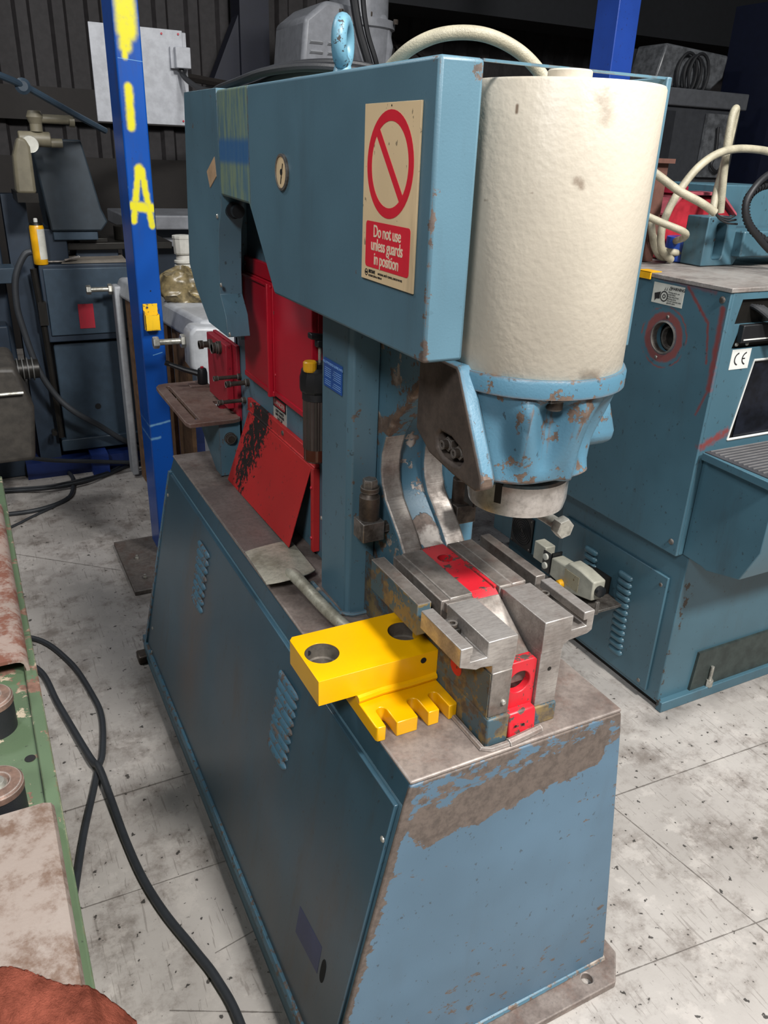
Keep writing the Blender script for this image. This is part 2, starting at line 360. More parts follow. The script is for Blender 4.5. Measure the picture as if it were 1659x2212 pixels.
def post_extra(n, c):
    mk = (1, 0, 1)
    def C(x0, z0, x1, z1, r0, r1, w=.014): return n.capsule((x0, 0, z0), (x1, 0, z1), r0, r1, mask=mk, wob=w, wscale=40)
    y = mmax(n, [C(.705, 2.40, .705, 2.290, .024, .056), C(.690, 2.22, .690, 2.20, .004, .02), C(.698, 2.28, .695, 2.235, .012, .038),
                 C(.693, 2.095, .691, 1.955, .008, .026), C(.704, 1.80, .668, 1.60, .007, .020), C(.716, 1.80, .742, 1.58, .007, .020), C(.708, 1.80, .712, 1.775, .012, .028), C(.672, 1.658, .742, 1.650, .013, .028)])
    y = n.m('MULTIPLY', n.m('POWER', y, 1.4), n.ramp(n.noise(35, 4, .6), .2, .5, .75, 1))
    front = n.n('ShaderNodeNewGeometry').outputs['True Normal']; sp = n.n('ShaderNodeSeparateXYZ'); n.put(sp.inputs[0], front)
    y = n.m('MULTIPLY', y, n.m('GREATER_THAN', n.m('MULTIPLY', sp.outputs[1], -1.), .5))
    c = n.mix(y, c, lin('#CFC628'))
    s = mmax(n, [C(.66, .70, .75, .715, .0, .008, .01), C(.66, .635, .70, .640, .0, .010, .012), C(.663, 2.195, .757, 2.188, .0, .0018, 0), C(.70, 1.03, .74, 1.04, .0, .003, .004)])
    return n.mix(n.m('MULTIPLY', s, .8), c, lin('#79A9C8'))
M_post = paint('post_blue_enamel', '#0B4594', under='#6FA0BE', chip=.30, cscale=22, edge=.55, dirt=.35, extra=post_extra, bscale=120, bump=.12, rough=.3)
M_post2 = paint('far_post_blue', '#25479C', under='#9AA8B8', chip=.18, cscale=22, edge=.3, dirt=.1, rough=.35)
M_navy = plain('navy_steelwork', '#0A1024', .5)
M_rsteel = paint('grinder_enamel', '#42626F', under='#4A4038', chip=.26, cscale=34, edge=.35, dirt=.3, bscale=150, bump=.1, rough=.38,
                 masks=lambda n: n.m('MULTIPLY', n.capsule((2.13, 1.67, .55), (2.09, 1.67, .02), .0, .05, wob=.05), .18))
def rm_extra(n, c):
    f = mmax(n, [n.m('MULTIPLY', n.capsule(a, b, r0, r1, wob=w, wscale=45), s) for a, b, r0, r1, w, s in (
        ((2.05, 1.86, 1.545), (2.05, 1.755, 1.45), .0, .010, .012, .85), ((2.05, 1.755, 1.45), (2.05, 1.73, 1.33), .0, .008, .016, .8), ((2.05, 1.71, 1.50), (2.05, 1.70, 1.25), .002, .016, .02, .85), ((2.05, 1.70, 1.25), (2.05, 1.73, 1.16), .0, .008, .012, .7),
        ((2.06, 1.69, 1.06), (2.16, 1.69, 1.10), .002, .022, .05, .85), ((2.05, 1.99, 1.555), (2.05, 1.75, 1.545), .0, .012, .02, .45))])
    c = n.mix(f, c, lin('#7A342E'))
    d = n.v('LENGTH', n.v('MULTIPLY', n.v('SUBTRACT', n.pos, (2.05, 1.925, 1.37)), (0, 1, 1)))
    d = n.m('ADD', d, n.m('MULTIPLY', n.m('SUBTRACT', n.noise(40, 5, .7), .5), .02))
    ring = n.m('MULTIPLY', n.ramp(d, .050, .062), n.ramp(d, .078, .088, 1, 0))
    face = n.ramp(n.noise(12, 4, .6), .42, .55)
    ring2 = n.m('MULTIPLY', n.ramp(d, .095, .098), n.ramp(d, .100, .104, 1, 0))
    ring = n.m('MAXIMUM', n.m('MULTIPLY', ring, .85), n.m('MULTIPLY', n.m('MULTIPLY', ring2, face), .7))
    return n.mix(ring, c, lin('#7E3D35'))
M_rupper = paint('grinder_upper_enamel', '#42626F', under='#3F3630', chip=.26, cscale=45, edge=.5, dirt=.2, extra=rm_extra, bscale=150, bump=.1, rough=.38)
M_rtop = steel('grinder_top', base='#A8A29C', dark='#6E6864', rough=.4, metal=.3, scale=6, rust=.2, brush=(.2, 2, 2))
M_mill = plain('mill_blue_grey', '#2C3B48', .45, bump=.08); M_milldk = plain('mill_dark_blue', '#1B2836', .5); M_millcream = plain('aged_cream', '#6B6554', .5)
M_grey = plain('light_grey_enamel', '#96989B', .45, bump=.1); M_boxgrey = plain('pale_enclosure', '#9C9EA3', .45); M_motor = plain('grey_motor_enamel', '#7D7F84', .4, bump=.08)
M_crate = plain('crate_board', '#6E5138', .7, var=.3); M_brownboard = plain('brown_board', '#5A3A30', .7, var=.2)
M_cableA = plain('thick_black_cable', '#2C2F33', .5, bump=.3, bscale=400)
M_green = paint('green_enamel', '#4F6048', under='#7A5A4C', light='#B0A28C', chip=.68, cscale=22, edge=.6, dirt=.3, bscale=140, bump=.3, rough=.45)
def rustplate(name, base, rustc, lo, hi, sc):
    n = NT(name)
    c = n.mix(n.ramp(n.noise(5, 6, .65), .3, .7), lin(base), lin('#8C7F76'))
    c = n.mix(n.m('MULTIPLY', n.ramp(n.noise(sc, 9, .75), lo, hi), .85), c, lin(rustc))
    n.bump(n.noise(60, 6, .7), .3, .002)
    return n.out(c, .55, .15)
M_rust1 = rustplate('pitted_rusty_plate', '#98847A', '#6E3C2A', .44, .58, 14); M_rust2 = rustplate('pale_scaled_plate', '#92877F', '#5F4636', .44, .64, 14)
M_roller = steel('roller_rust', base='#82685B', dark='#5A453B', rough=.5, metal=.3, edge=.8)
M_towel = plain('brown_towel', '#6C3A2E', 1.0, var=.45, bump=1.0, bscale=420, spec=.0)
M_bag = plain('oily_cloth', '#736648', .35, var=.6, bump=.4, bscale=30); M_pvc = plain('white_plastic', '#C4C2BA', .4)
M_can = plain('yellow_can', '#D59C12', .3); M_paper = plain('grubby_card', '#6C655C', .8)
M_clad = plain('dull_cladding', '#2E2B2C', .7, var=.2); M_rail = plain('dark_rail', '#1E1916', .7); M_darkwall = plain('shadowy_stock', '#15171B', .8)
M_wallcab = plain('far_cabinet_grey', '#37393D', .5); M_glaze = plain('dusty_polycarbonate', '#55575A', .3, var=.4)
def floor_mat():
    n = NT('power_floated_concrete')
    c = n.mix(n.ramp(n.noise(1.3, 5, .6), .3, .7), lin('#B0AAA4'), lin('#9A948E'))
    c = n.mix(n.m('MULTIPLY', n.ramp(n.noise(5, 9, .75), .46, .66), .75), c, lin('#665C54'))
    c = n.mix(n.m('MULTIPLY', n.ramp(n.noise(9, 6, .7), .52, .62), .45), c, lin('#BDB6AF'))
    c = n.mix(n.m('MULTIPLY', n.ramp(n.noise(70, 5, .6), .64, .70), .5), c, lin('#4A4540'))
    c = n.mix(n.m('MULTIPLY', n.ramp(n.noise(40, 3, .5), .675, .69), .9), c, lin('#2C2926'))
    # scratches
    w = n.noise(26, 3, .5, stretch=(5, .35, 1), dist=.6); c = n.mix(n.m('MULTIPLY', n.ramp(w, .62, .66), .4), c, lin('#5F5750'))
    cr = [((-.6, 2.06, 0), (.60, 2.066, 0), .0016), ((-.6, 1.70, 0), (.60, 1.665, 0), .0010), ((1.2, 1.405, 0), (2.6, 1.34, 0), .0012), ((.448, 3.564, 0), (-.9, 4.7, 0), .0016), ((.30, 1.40, 0), (.60, 1.45, 0), .0010),
          ((1.55, 1.7, 0), (1.75, .2, 0), .0012), ((1.2, .9, 0), (2.6, .75, 0), .0010), ((.16, 1.30, 0), (.40, 1.18, 0), .0010)]
    k = mmax(n, [n.capsule(a, b, r, r * 2.4, mask=(1, 1, 0), wob=.006, wscale=25) for a, b, r in cr])
    c = n.mix(n.m('MULTIPLY', k, .75), c, lin('#4B443E'))
    # floor colour darkened round the machine and post feet
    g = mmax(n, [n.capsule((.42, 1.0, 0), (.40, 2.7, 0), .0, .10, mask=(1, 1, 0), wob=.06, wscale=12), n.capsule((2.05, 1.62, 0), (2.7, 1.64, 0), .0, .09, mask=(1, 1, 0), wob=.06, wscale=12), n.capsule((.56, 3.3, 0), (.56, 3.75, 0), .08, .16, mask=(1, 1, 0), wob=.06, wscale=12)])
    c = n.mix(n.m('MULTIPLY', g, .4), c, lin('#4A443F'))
    n.bump(n.m('SUBTRACT', n.noise(90, 6, .7), k), .18, .003)
    return n.out(c, n.ramp(n.noise(7, 4, .6), .3, .7, .42, .62))
M_floor = floor_mat()

# ------------------------------------------------------------------ the setting
mb = MB(); mb.box(-3.5, 9.5, -3.2, 9.2, -.12, 0); struct('floor', mb, M_floor, smooth=None)
def wall(name, x0, x1, y0, y1, z1):
    w = MB(); w.box(x0, x1, y0, y1, 0, z1); return struct(name, w, M_clad, smooth=None)
wb = wall('wall_back', -3.5, 9.5, 8.62, 8.72, 5.2)
rib = MB(); rib.prism([(-.075, 0), (-.045, -.05), (.045, -.05), (.075, 0)], 'z', 1.7, 5.2)
r0 = part('cladding_rib', rib, M_clad, wb, absolute=False, smooth=None, loc=(.3, 8.62, 0))
for i in range(1, 36): again(r0, wb, (-1.6 + i * .30, 8.62, 0))
q = MB(); q.box(-3.5, 9.5, 8.45, 8.60, 2.05, 2.32); q.box(-3.5, 9.5, 8.53, 8.60, .0, 1.75); part('sheeting_rail', q, M_rail, wb, smooth=None)
wall('wall_right', 9.4, 9.5, -3.2, 8.62, 5.2); wall('wall_left', -3.5, -3.4, -3.2, 8.62, 5.2); wall('wall_front', -3.5, 9.5, -3.3, -3.2, 5.2)

# ------------------------------------------------------------------ the ironworker
IW = root('ironworker', (.8, 1.6, 0), 'blue hydraulic ironworker with cream cylinder and red guards, in the middle of the floor', 'machine')
def slx(z): return .54 - .173 * (.84 - z)                       # x of the sloping left panel
# base cabinet
mb = MB()
mb.hexa([(.405, .936, .02), (1.185, .946, .02), (1.185, 2.79, .02), (.405, 2.79, .02), (.545, .913, .84), (1.052, .913, .84), (1.052, 2.68, .84), (.545, 2.68, .84)])
base = part('base_cabinet', mb, M_body, IW, bevel=.004)
mb = MB(); mb.hexa([(.398, .930, .03), (1.190, .938, .03), (1.190, .946, .03), (.398, .940, .03), (.543, .9075, .84), (1.050, .9075, .84), (1.050, .914, .84), (.543, .914, .84)])
mb.hexa([(.543, .9075, .84), (1.050, .9075, .84), (1.050, .914, .84), (.543, .914, .84), (.556, .906, .889), (1.040, .906, .889), (1.040, .916, .889), (.556, .916, .889)])
part('end_panel', mb, M_front, IW, bevel=.003)
mb = MB(); mb.hexa([(.545, .916, .84), (1.05, .916, .84), (1.05, 2.67, .84), (.545, 2.67, .84), (.557, .916, .888), (1.039, .916, .888), (1.039, 2.66, .888), (.557, 2.66, .888)])
part('apron', mb, M_side, IW, bevel=.003)
mb = MB(); mb.box(.555, 1.042, .908, 2.665, .888, .897); part('top_plate', mb, M_table, IW, bevel=.004)
# side panel sheet with the hanging lip
mb = MB()
def sp(y, z, d=0.): return (slx(z) - d, y, z)
mb.hexa([sp(.945, .11, .004), sp(2.725, .11, .004), (slx(.11) + .006, 2.725, .11), (slx(.11) + .006, .945, .11), sp(.925, .835, .004), sp(2.655, .835, .004), (slx(.835) + .006, 2.655, .835), (slx(.835) + .006, .925, .835)])
slot = part('side_panel', mb, M_side, IW, bevel=.002)
mb = MB(); mb.hexa([(.398, .94, .10), (.398, 2.76, .10), (.416, 2.76, .10), (.416, .94, .10), (.403, .94, .118), (.403, 2.76, .118), (.418, 2.76, .118), (.418, .94, .118)])
part('panel_lip', mb, M_edge, IW, bevel=.002)
mb = MB(); mb.box(.408, .420, .94, 2.80, .0, .10); part('plinth', mb, M_body, IW)
mb = MB(); mb.hexa([(.402, 2.715, .10), (.402, 2.735, .10), (.43, 2.735, .10), (.43, 2.715, .10), (.535, 2.645, .84), (.535, 2.665, .84), (.56, 2.665, .84), (.56, 2.645, .84)])
part('corner_strip', mb, M_edge, IW)
mb = MB(); mb.box(.375, .43, 2.74, 2.80, .0, .035); part('foot_lug', mb, M_darkbolt, IW, bevel=.006)
# louvres
def louvre(L, h, d, n=14):
    b = MB(); rings = []
    for i in range(n + 1):
        t = -1 + 2 * i / n; s = max(1 - abs(t) ** 5, 0.02) ** .5; y = t * L / 2
        rings.append([(0.002, y, h * .5 * s), (-d * .55 * s, y, h * .42 * s), (-d * .92 * s, y, h * .12 * s), (-d * s, y, -h * .32 * s), (-d * .9 * s, y, -h * .48 * s), (0.002, y, -h * .34 * s)])
    b.loft(rings); return b
tilt = -math.atan(.173)
lv = part('louvre', louvre(.122, .021, .0105), M_edge, slot, absolute=False, smooth=50)
first = True
def put_louvres(y, z1, z0, n):
    global first
    for i in range(n):
        z = z1 + (z0 - z1) * i / (n - 1); p = Vector((slx(z) - .004, y, z)) - IW.location
        if first: lv.location = p; lv.rotation_euler = (0, -tilt * -1, 0); first = False
        else: again(lv, slot, p)
put_louvres(2.16, .768, .583, 8); put_louvres(1.425, .762, .572, 9)
def onside(y, z, d): return (slx(z) - d, y, z)
mb = MB(); c4 = [(1.178, .342), (1.056, .352), (1.053, .280), (1.176, .268)]
mb.hexa([onside(c4[3][0], c4[3][1], .0046), onside(c4[2][0], c4[2][1], .0046), onside(c4[2][0], c4[2][1], .003), onside(c4[3][0], c4[3][1], .003), onside(c4[0][0], c4[0][1], .0046), onside(c4[1][0], c4[1][1], .0046), onside(c4[1][0], c4[1][1], .003), onside(c4[0][0], c4[0][1], .003)])
part('label_plate', mb, M_purple, slot, smooth=None, label='faded blue label')
mb = MB(); o2 = []
for i in range(20):
    a = 2 * PI * i / 20; y = 1.033 + .0105 * math.cos(a); z = .310 + .031 * (abs(math.sin(a)) ** .7) * (1 if math.sin(a) > 0 else -1); o2.append((y, z))
mb.loft([[onside(y, z, .0048) for y, z in o2], [onside(y, z, .003) for y, z in o2]]); part('vent_slot', mb, M_hole, slot, smooth=None)
def screw(parent, p, r=.006, axis='x', h=.004, sgn=-1, mat=None, name='screw'):
    b = MB(); b.lathe([(r, 0), (r, .35 * h * sgn), (r * .75, .85 * h * sgn), (r * .4, h * sgn)], p, axis, 12); return part(name, b, mat or M_zinc, parent)
for y, z in ((.936, .751), (2.63, .124), (2.633, .76), (2.656, .212)): screw(slot, onside(y, z, .004), .0065)
# floor plate
mb = MB(); mb.prism([(.36, .877), (1.178, .877), (1.235, .940), (1.235, .99), (1.17, 1.02), (.40, 1.02)], 'z', .0, .022, holes=[circ(1.118, .916, .0145, 16)])
part('mounting_plate', mb, M_table, IW, bevel=.003)
mb = MB(); mb.tube([(.41, .934, .028), (.8, .936, .030), (1.19, .942, .028)], .010, 8); part('weld_bead', mb, M_frame, IW)
mb = MB(); mb.box(1.17, 1.235, 2.60, 2.82, .0, .022); part('mounting_plate', mb, M_table, IW, bevel=.003)

# C-frame plates
prof = [(1.18, 1.60), (1.25, 1.531), (1.295, 1.479), (1.384, 1.391), (1.418, 1.345), (1.434, 1.300), (1.436, 1.262), (1.430, 1.232), (1.412, 1.201), (1.377, 1.171), (1.342, 1.141), (1.322, 1.118), (1.306, 1.100),
        (1.29, 1.085), (1.12, 1.085), (1.10, 1.00), (1.10, .897), (2.44, .897), (2.44, 1.95), (1.18, 1.95)]
th = set(range(1, 13))
def cplate(x0, x1, name='frame_plate'):
    b = MB(); b.prism(prof, 'x', x0, x1)
    b.bm.faces.ensure_lookup_table()
    for f in b.bm.faces:
        c = f.calc_center_median()
        if abs(f.calc_area()) < .02 and 1.09 < c.z < 1.34 and 1.29 < c.y < 1.445 and len(f.verts) == 4: f.material_index = 1
    return part(name, b, [M_frame, M_throat], IW, bevel=.006)
cplate(.748, .799); cplate(.857, .908)
prof2 = [(y + (.016 if 1.1 < z < 1.6 and y > 1.2 and y < 1.5 else 0), z) for y, z in prof]
prof2 = [(max(y, 1.09), z) for y, z in prof2]
mb = MB(); mb.prism(prof2, 'x', .797, .859); part('frame_web', mb, M_channel, IW)
mb = MB(); mb.box(.735, .748, 1.55, 2.44, .897, 1.95); mb.box(.735, .92, 2.42, 2.46, .897, 1.95); part('body_side', mb, M_body, IW, bevel=.003)
mb = MB(); mb.prism([(.677, 1.60), (.677, 1.462), (.687, 1.452), (.747, 1.452), (.747, 1.60)], 'z', .897, 1.66); part('column_cover', mb, M_cover, IW, bevel=.003)
mb = MB(); mb.tube([(.66, 1.62, .902), (.665, 1.46, .902), (.69, 1.442, .902), (.75, 1.44, .902)], .006, 6); part('weld_bead', mb, M_frame, IW)
mb = MB(); mb.box(.6745, .676, 1.487, 1.584, 1.424, 1.487); lab = part('lubricant_label', mb, M_lblblue, IW, smooth=None, label='blue label with pale print')
text('lettering', 'RECOMMENDED LUBRICANTS', .0078, (.6743, 1.5355, 1.478), XL, M_lblline, lab)
mb = MB()
for i in range(9):
    z = 1.466 - i * .0045
    if i == 5: continue
    mb.box(.6742, .6745, 1.545, 1.577, z, z + .0012); mb.box(.6742, .6745, 1.492, 1.53 + .003 * (i % 3), z, z + .0012)
part('table_print', mb, M_lblline, lab, smooth=None)
screw(IW, (.735, 1.735, 1.02), .006); screw(IW, (.735, 1.66, 1.05), .006)

# hood
hp = [(1.026, 1.608), (1.69, 1.607), (1.848, 1.781), (2.068, 1.787), (2.068, 2.020), (1.026, 2.020)]
mb = MB(); mb.prism(hp, 'x', .600, .671); hood = part('hood_side', mb, M_hood, IW, bevel=.006)
mb = MB(); mb.prism([(1.026, 1.608), (1.69, 1.607), (1.848, 1.781), (2.068, 1.787), (2.068, 2.020), (1.026, 2.020)], 'x', 1.003, 1.013); part('hood_side', mb, M_hood, IW, bevel=.002)
mb = MB(); mb.prism([(1.30, 1.62), (1.69, 1.62), (1.84, 1.79), (2.06, 1.79), (2.06, 2.010), (1.30, 2.010)], 'x', .670, 1.004); part('hood_body', mb, M_hood, IW)
mb = MB(); mb.box(.670, 1.004, 1.030, 1.036, 2.0165, 2.020); part('hood_strap', mb, M_hood, IW)
mb = MB(); mb.box(.5992, .6002, 1.8325, 1.8345, 1.783, 2.019); part('seam', mb, M_edge, hood, smooth=None)
# rear cover
rc = [(2.070, 2.024), (2.372, 2.026), (2.402, 1.80), (2.428, 1.58), (2.37, 1.52), (2.245, 1.44), (2.06, 1.435), (2.075, 1.49), (2.118, 1.538), (2.118, 1.60), (2.104, 1.70), (2.07, 1.76)]
mb = MB(); mb.prism(rc, 'x', .600, .662); rcv = part('end_cover', mb, M_body, IW, bevel=.0015)
mb = MB(); mb.prism([(2.292, 1.372), (2.42, 1.372), (2.42, 2.00), (2.27, 2.00)], 'x', .704, .735); part('inner_box', mb, M_body, IW, bevel=.003)
for y, z in ((2.105, 1.735), (2.100, 1.565), (2.04, 1.447)): screw(rcv, (.600, y, z), .006)
mb = MB(); mb.prism([(2.180, 1.838), (2.106, 1.874), (2.097, 1.829), (2.158, 1.800)], 'x', .5985, .600); part('veneer_patch', mb, M_wood, rcv, smooth=None, label='pale wooden diamond patch')
mb = MB(); mb.cyl((.632, 0, 1.752), .020, 2.085, 2.062, 'y', 20); mb.cyl((.632, 0, 1.752), .012, 2.065, 2.035, 'y', 12); mb.cyl((.632, 0, 1.752), .016, 2.045, 2.028, 'y', 20); part('black_knob', mb, M_black, IW)
# gauge
mb = MB(); mb.lathe([(.034, .600), (.034, .595), (.030, .594), (.0295, .5975)], (0, 1.622, 1.856), 'x', 28, cap=False); ga = part('pressure_gauge', mb, M_bolt, IW)
mb = MB(); mb.cyl((0, 1.622, 1.856), .0305, .598, .5965, 'x', 28); part('gauge_dial', mb, M_sgn, ga)
mb = MB(); mb.obox((.596, 1.620, 1.853), (.0006, .003, .040), Matrix.Rotation(math.radians(20), 3, 'X')); mb.cyl((0, 1.622, 1.856), .006, .5965, .5955, 'x', 12); part('gauge_needle', mb, M_ink, ga)
# the prohibition sign
mb = MB(); mb.box(.5965, .5995, 1.063, 1.242, 1.7065, 1.967); sg = part('warning_sign', mb, M_sgn, IW, bevel=.0006, label='cream sign with red prohibition ring and lettering')
cy, cz, r1, r2 = 1.1525, 1.882, .0755, .0605
ring = MB(); ring.prism(circ(cy, cz, r1, 48), 'x', .5959, .5965, holes=[circ(cy, cz, r2, 48)])
a = math.radians(-40)
bar = [(cy + u * math.cos(a) * -1 + w * math.sin(a), cz + u * math.sin(a) + w * math.cos(a)) for u, w in ((-.063, -.0068), (.063, -.0068), (.063, .0068), (-.063, .0068))]
A_ = math.radians(48); dy, dz = -math.cos(A_), -math.sin(A_)
bar = [(cy + dy * u + dz * w * -1, cz + dz * u + dy * w) for u, w in ((-.064, -.0068), (.064, -.0068), (.064, .0068), (-.064, .0068))]
ring.prism(bar, 'x', .59575, .5964)
part('prohibition_ring', ring, M_sgnred, sg, smooth=None)
mb = MB(); mb.prism(rrect(1.0775, 1.2270, 1.7275, 1.7985, .006), 'x', .5959, .5965); part('text_field', mb, M_sgnred, sg, smooth=None)
for s_, z, w in (('Do not use', 1.7835, 1.), ('unless guards', 1.7630, 1.), ('in position', 1.7415, 1.)): text('lettering', s_, .0262, (.5957, 1.1522, z), XL, M_sgntxt, sg, sx=.84, space=.93, bold=.0003)
text('small_print', 'BRITSAFE', .0072, (.5963, 1.214, 1.7205), XL, M_ink, sg, align='LEFT', sx=.8, bold=.0002)
text('small_print', 'NATIONAL SAFETY CENTRE, LONDON W6 9RS', .0046, (.5963, 1.180, 1.7200), XL, M_ink, sg, align='LEFT', sx=.85)
text('small_print', 'BS SIGNS 5378 No. P1004-40', .0046, (.5963, 1.214, 1.7140), XL, M_ink, sg, align='LEFT', sx=.85)
mb = MB(); mb.prism(circ(1.2225, 1.7180, .0055, 14), 'x', .5960, .5965, holes=[circ(1.2225, 1.7180, .0042, 14)]); mb.box(.5960, .5965, 1.2195, 1.2255, 1.7165, 1.7195); part('crest_print', mb, M_ink, sg, smooth=None)
mb = MB(); mb.cyl((0, 1.152, 1.9625), .0014, .5960, .5966, 'x', 8); part('rivet_hole', mb, M_ink, sg)
# cylinder
mb = MB(); mb.lathe([(.149, 1.583), (.152, 1.587), (.152, 1.997), (.150, 2.001), (.05, 2.003)], (.852, 1.085, 0), 'z', 72); cylp = part('hydraulic_cylinder', mb, M_cream, IW, smooth=40)
mb = MB(); mb.cyl((.795, 1.00, 0), .031, 1.999, 2.013, 'z', 24, ch=.002); part('filler_boss', mb, M_cream, IW)
# head casting
def cast_ring(z):
    t = (1.553 - z) / .155; out = []
    for i in range(96):
        a = 2 * PI * i / 96; s, c = math.sin(a), -math.cos(a)       # a=0 looks to the front
        d = (a + PI) % (2 * PI) - PI
        if z > 1.5535: r = .160
        else:
            tt = max(t, 0); p_ = 2 + 1.5 * tt
            body = (.151 - .030 * tt ** 1.2) / ((abs(s) ** p_ + abs(c) ** p_) ** (1 / p_))
            bump = lambda a0, w: math.exp(-((d - a0) / w) ** 2)
            # bolt trough at the front narrowing downwards, hollows on either side, ribs between
            k = min(1, tt * 8) * max(0, 1 - tt * 1.2) ** .7
            body -= .050 * bump(-.30, .09 + .10 * (1 - tt)) * k
            body += .014 * bump(-.02, .09) * k + .014 * bump(-.60, .09) * k
            body -= .020 * bump(-.98 + .25 * tt, .20) * math.sin(PI * min(tt, 1)) ** .8
            body -= .034 * bump(.52, .24) * math.sin(PI * min(tt * 1.05, 1)) ** .8
            body += .012 * bump(.12, .07) * min(1, max(0, tt * 2.2 - 1)) - .034 * bump(1.15, .42) * min(1, tt * 1.6)
            r = body
        x, y = .852 - .012 * min(1, max(0, t)) + r * s, 1.085 + r * c
        out.append((x, y, z))
    return out
mb = MB(); zs = [1.586, 1.580, 1.556, 1.5535, 1.548] + [1.54 - .0093 * i for i in range(15)] + [1.407, 1.402]
rings = [cast_ring(z) for z in zs]
rings[0] = [(.852 + (x - .852) * .98, 1.085 + (y - 1.085) * .98, z) for x, y, z in rings[0]]
rings[-1] = [(.852 + (x - .852) * .95, 1.085 + (y - 1.085) * .95, z) for x, y, z in rings[-1]]
mb.loft(rings); head = part('head_casting', mb, M_cast, IW, smooth=60)
# flank plates
fl = [(1.175, 1.592), (1.055, 1.592), (1.046, 1.585), (.958, 1.430), (.960, 1.412), (.975, 1.404), (1.045, 1.408), (1.125, 1.420), (1.175, 1.45)]
ph = [(1.093, 1.471), (1.103, 1.459), (1.098, 1.44), (1.078, 1.429), (1.041, 1.427), (1.024, 1.431), (1.015, 1.443), (1.024, 1.46), (1.056, 1.471)]
mb = MB(); mb.prism(fl, 'x', .680, .708, holes=[ph], mi=1, mside=0, mhole=1); mb.bm.normal_update()
part('casting_flank', mb, [M_cast, M_castside], IW, bevel=.005, label='bare brown machined flank')
mb = MB(); mb.prism([(1.11, 1.48), (1.11, 1.42), (1.01, 1.42), (1.01, 1.48)], 'x', .700, .712); part('flank_pocket', mb, M_dark, IW)
fr = [(1.18, 1.56), (1.075, 1.56), (1.045, 1.51), (1.020, 1.455), (1.022, 1.436), (1.04, 1.425), (1.18, 1.425)]
mb = MB(); mb.prism(fr, 'x', .945, 1.012); part('casting_lug', mb, M_cast, IW, bevel=.010, seg=3)
for y, z in ((1.077, 1.451), (1.040, 1.448)):
    b = MB(); b.hexn((0, y, z), .0135, .700, .688, 'x'); b.lathe([(.008, .69), (.008, .676), (.0045, .676), (.0045, .682)], (0, y, z), 'x', 12); part('flank_bolt', b, M_darkbolt, head)
mb = MB(); mb.cyl((.812, .962, 0), .0135, 1.532, 1.549, 'z', 16, ch=.002); mb.box(.79, .834, .945, .99, 1.549, 1.556); part('casting_bolt', mb, M_darkbolt, head)
# ram and ring nut
mb = MB(); mb.cyl((.852, 1.085, 0), .075, 1.37, 1.41, 'z', 40); mb.cyl((.852, 1.085, 0), .05, 1.345, 1.37, 'z', 24); part('ram', mb, M_dark, IW)
mb = MB(); pr = [(.072, 1.380), (.087, 1.380), (.0915, 1.376), (.0915, 1.336), (.088, 1.320), (.066, 1.320), (.066, 1.380)]
mb.lathe(pr, (.852, 1.085, 0), 'z', 64, cap=False); rg = part('ring_nut', mb, M_ring, IW, smooth=30)
for an in (62, 182, 302):
    a = math.radians(an - 90); b = MB(); b.obox((.852 + .0885 * math.cos(a), 1.085 + .0885 * math.sin(a), 1.362), (.007, .013, .037), a); part('spanner_slot', b, M_dark, rg, smooth=None)
mb = MB(); mb.tube([(1.30, 1.62, 1.06), (1.335, 1.49, 1.01)], .017, 12); b0 = Vector((1.335, 1.49, 1.01)); dr = (b0 - Vector((1.30, 1.62, 1.06))).normalized(); mb.tube([b0, b0 + dr * .022], .027, 6)
mb = MB(); mb.box(.908, 1.005, 1.30, 1.34, 1.20, 1.25); part('stop_bracket', mb, M_dark, IW, bevel=.003)
mb = MB(); mb.cyl((.986, 0, 1.230), .0125, 1.32, 1.105, 'y', 16); mb.hexn((.986, 0, 1.230), .022, 1.108, 1.086, 'y'); part('stop_bolt', mb, M_zinc, IW)
# twin oil valves
def valve(x, y, z0, zt, dark, side):
    b = MB(); b.box(x - .026, x + .026, y - .026, y + .024, z0, z0 + .045); p = part('valve_block', b, M_bolt if not dark else M_darkbolt, IW, bevel=.002)
    b = MB(); b.lathe([(.0215, z0 + .045), (.0225, z0 + .05), (.0225, zt - .03), (.019, zt - .026), (.016, zt - .022), (.016, zt - .018), (.0205, zt - .018), (.0205, zt - .008), (.014, zt - .006)], (x, y, 0), 'z', 24); part('valve_barrel', b, M_darkbolt, p)
    b = MB(); b.hexn((x, y, 0), .017, zt - .014, zt + .010, 'z'); part('valve_nut', b, M_bolt, p) if not dark else b.bm.free()
    b = MB(); b.hexn((0, y - .004, z0 + .02), .015, x + side * .026, x + side * .045, 'x'); part('valve_nut', b, M_darkbolt, p)
valve(.705, 1.40, 1.123, 1.252, False, 1); valve(.936, 1.39, 1.130, 1.262, True, -1)
mb = MB(); mb.box(.735, .750, 1.36, 1.46, 1.10, 1.20); mb.bm.free()
mb = MB(); mb.prism([(.908, 1.36), (1.03, 1.40), (1.03, 1.60), (.908, 1.60)], 'z', .897, 1.20); mb.bm.free()
mb = MB(); mb.prism([(1.44, .90), (1.60, .90), (1.60, 1.34), (1.50, 1.34), (1.44, 1.19)], 'x', .908, 1.012); part('cover_box', mb, M_cast, IW, bevel=.006)
mb = MB(); mb.box(.908, 1.03, 1.60, 2.44, .897, 1.62); part('cover_box', mb, M_body, IW)

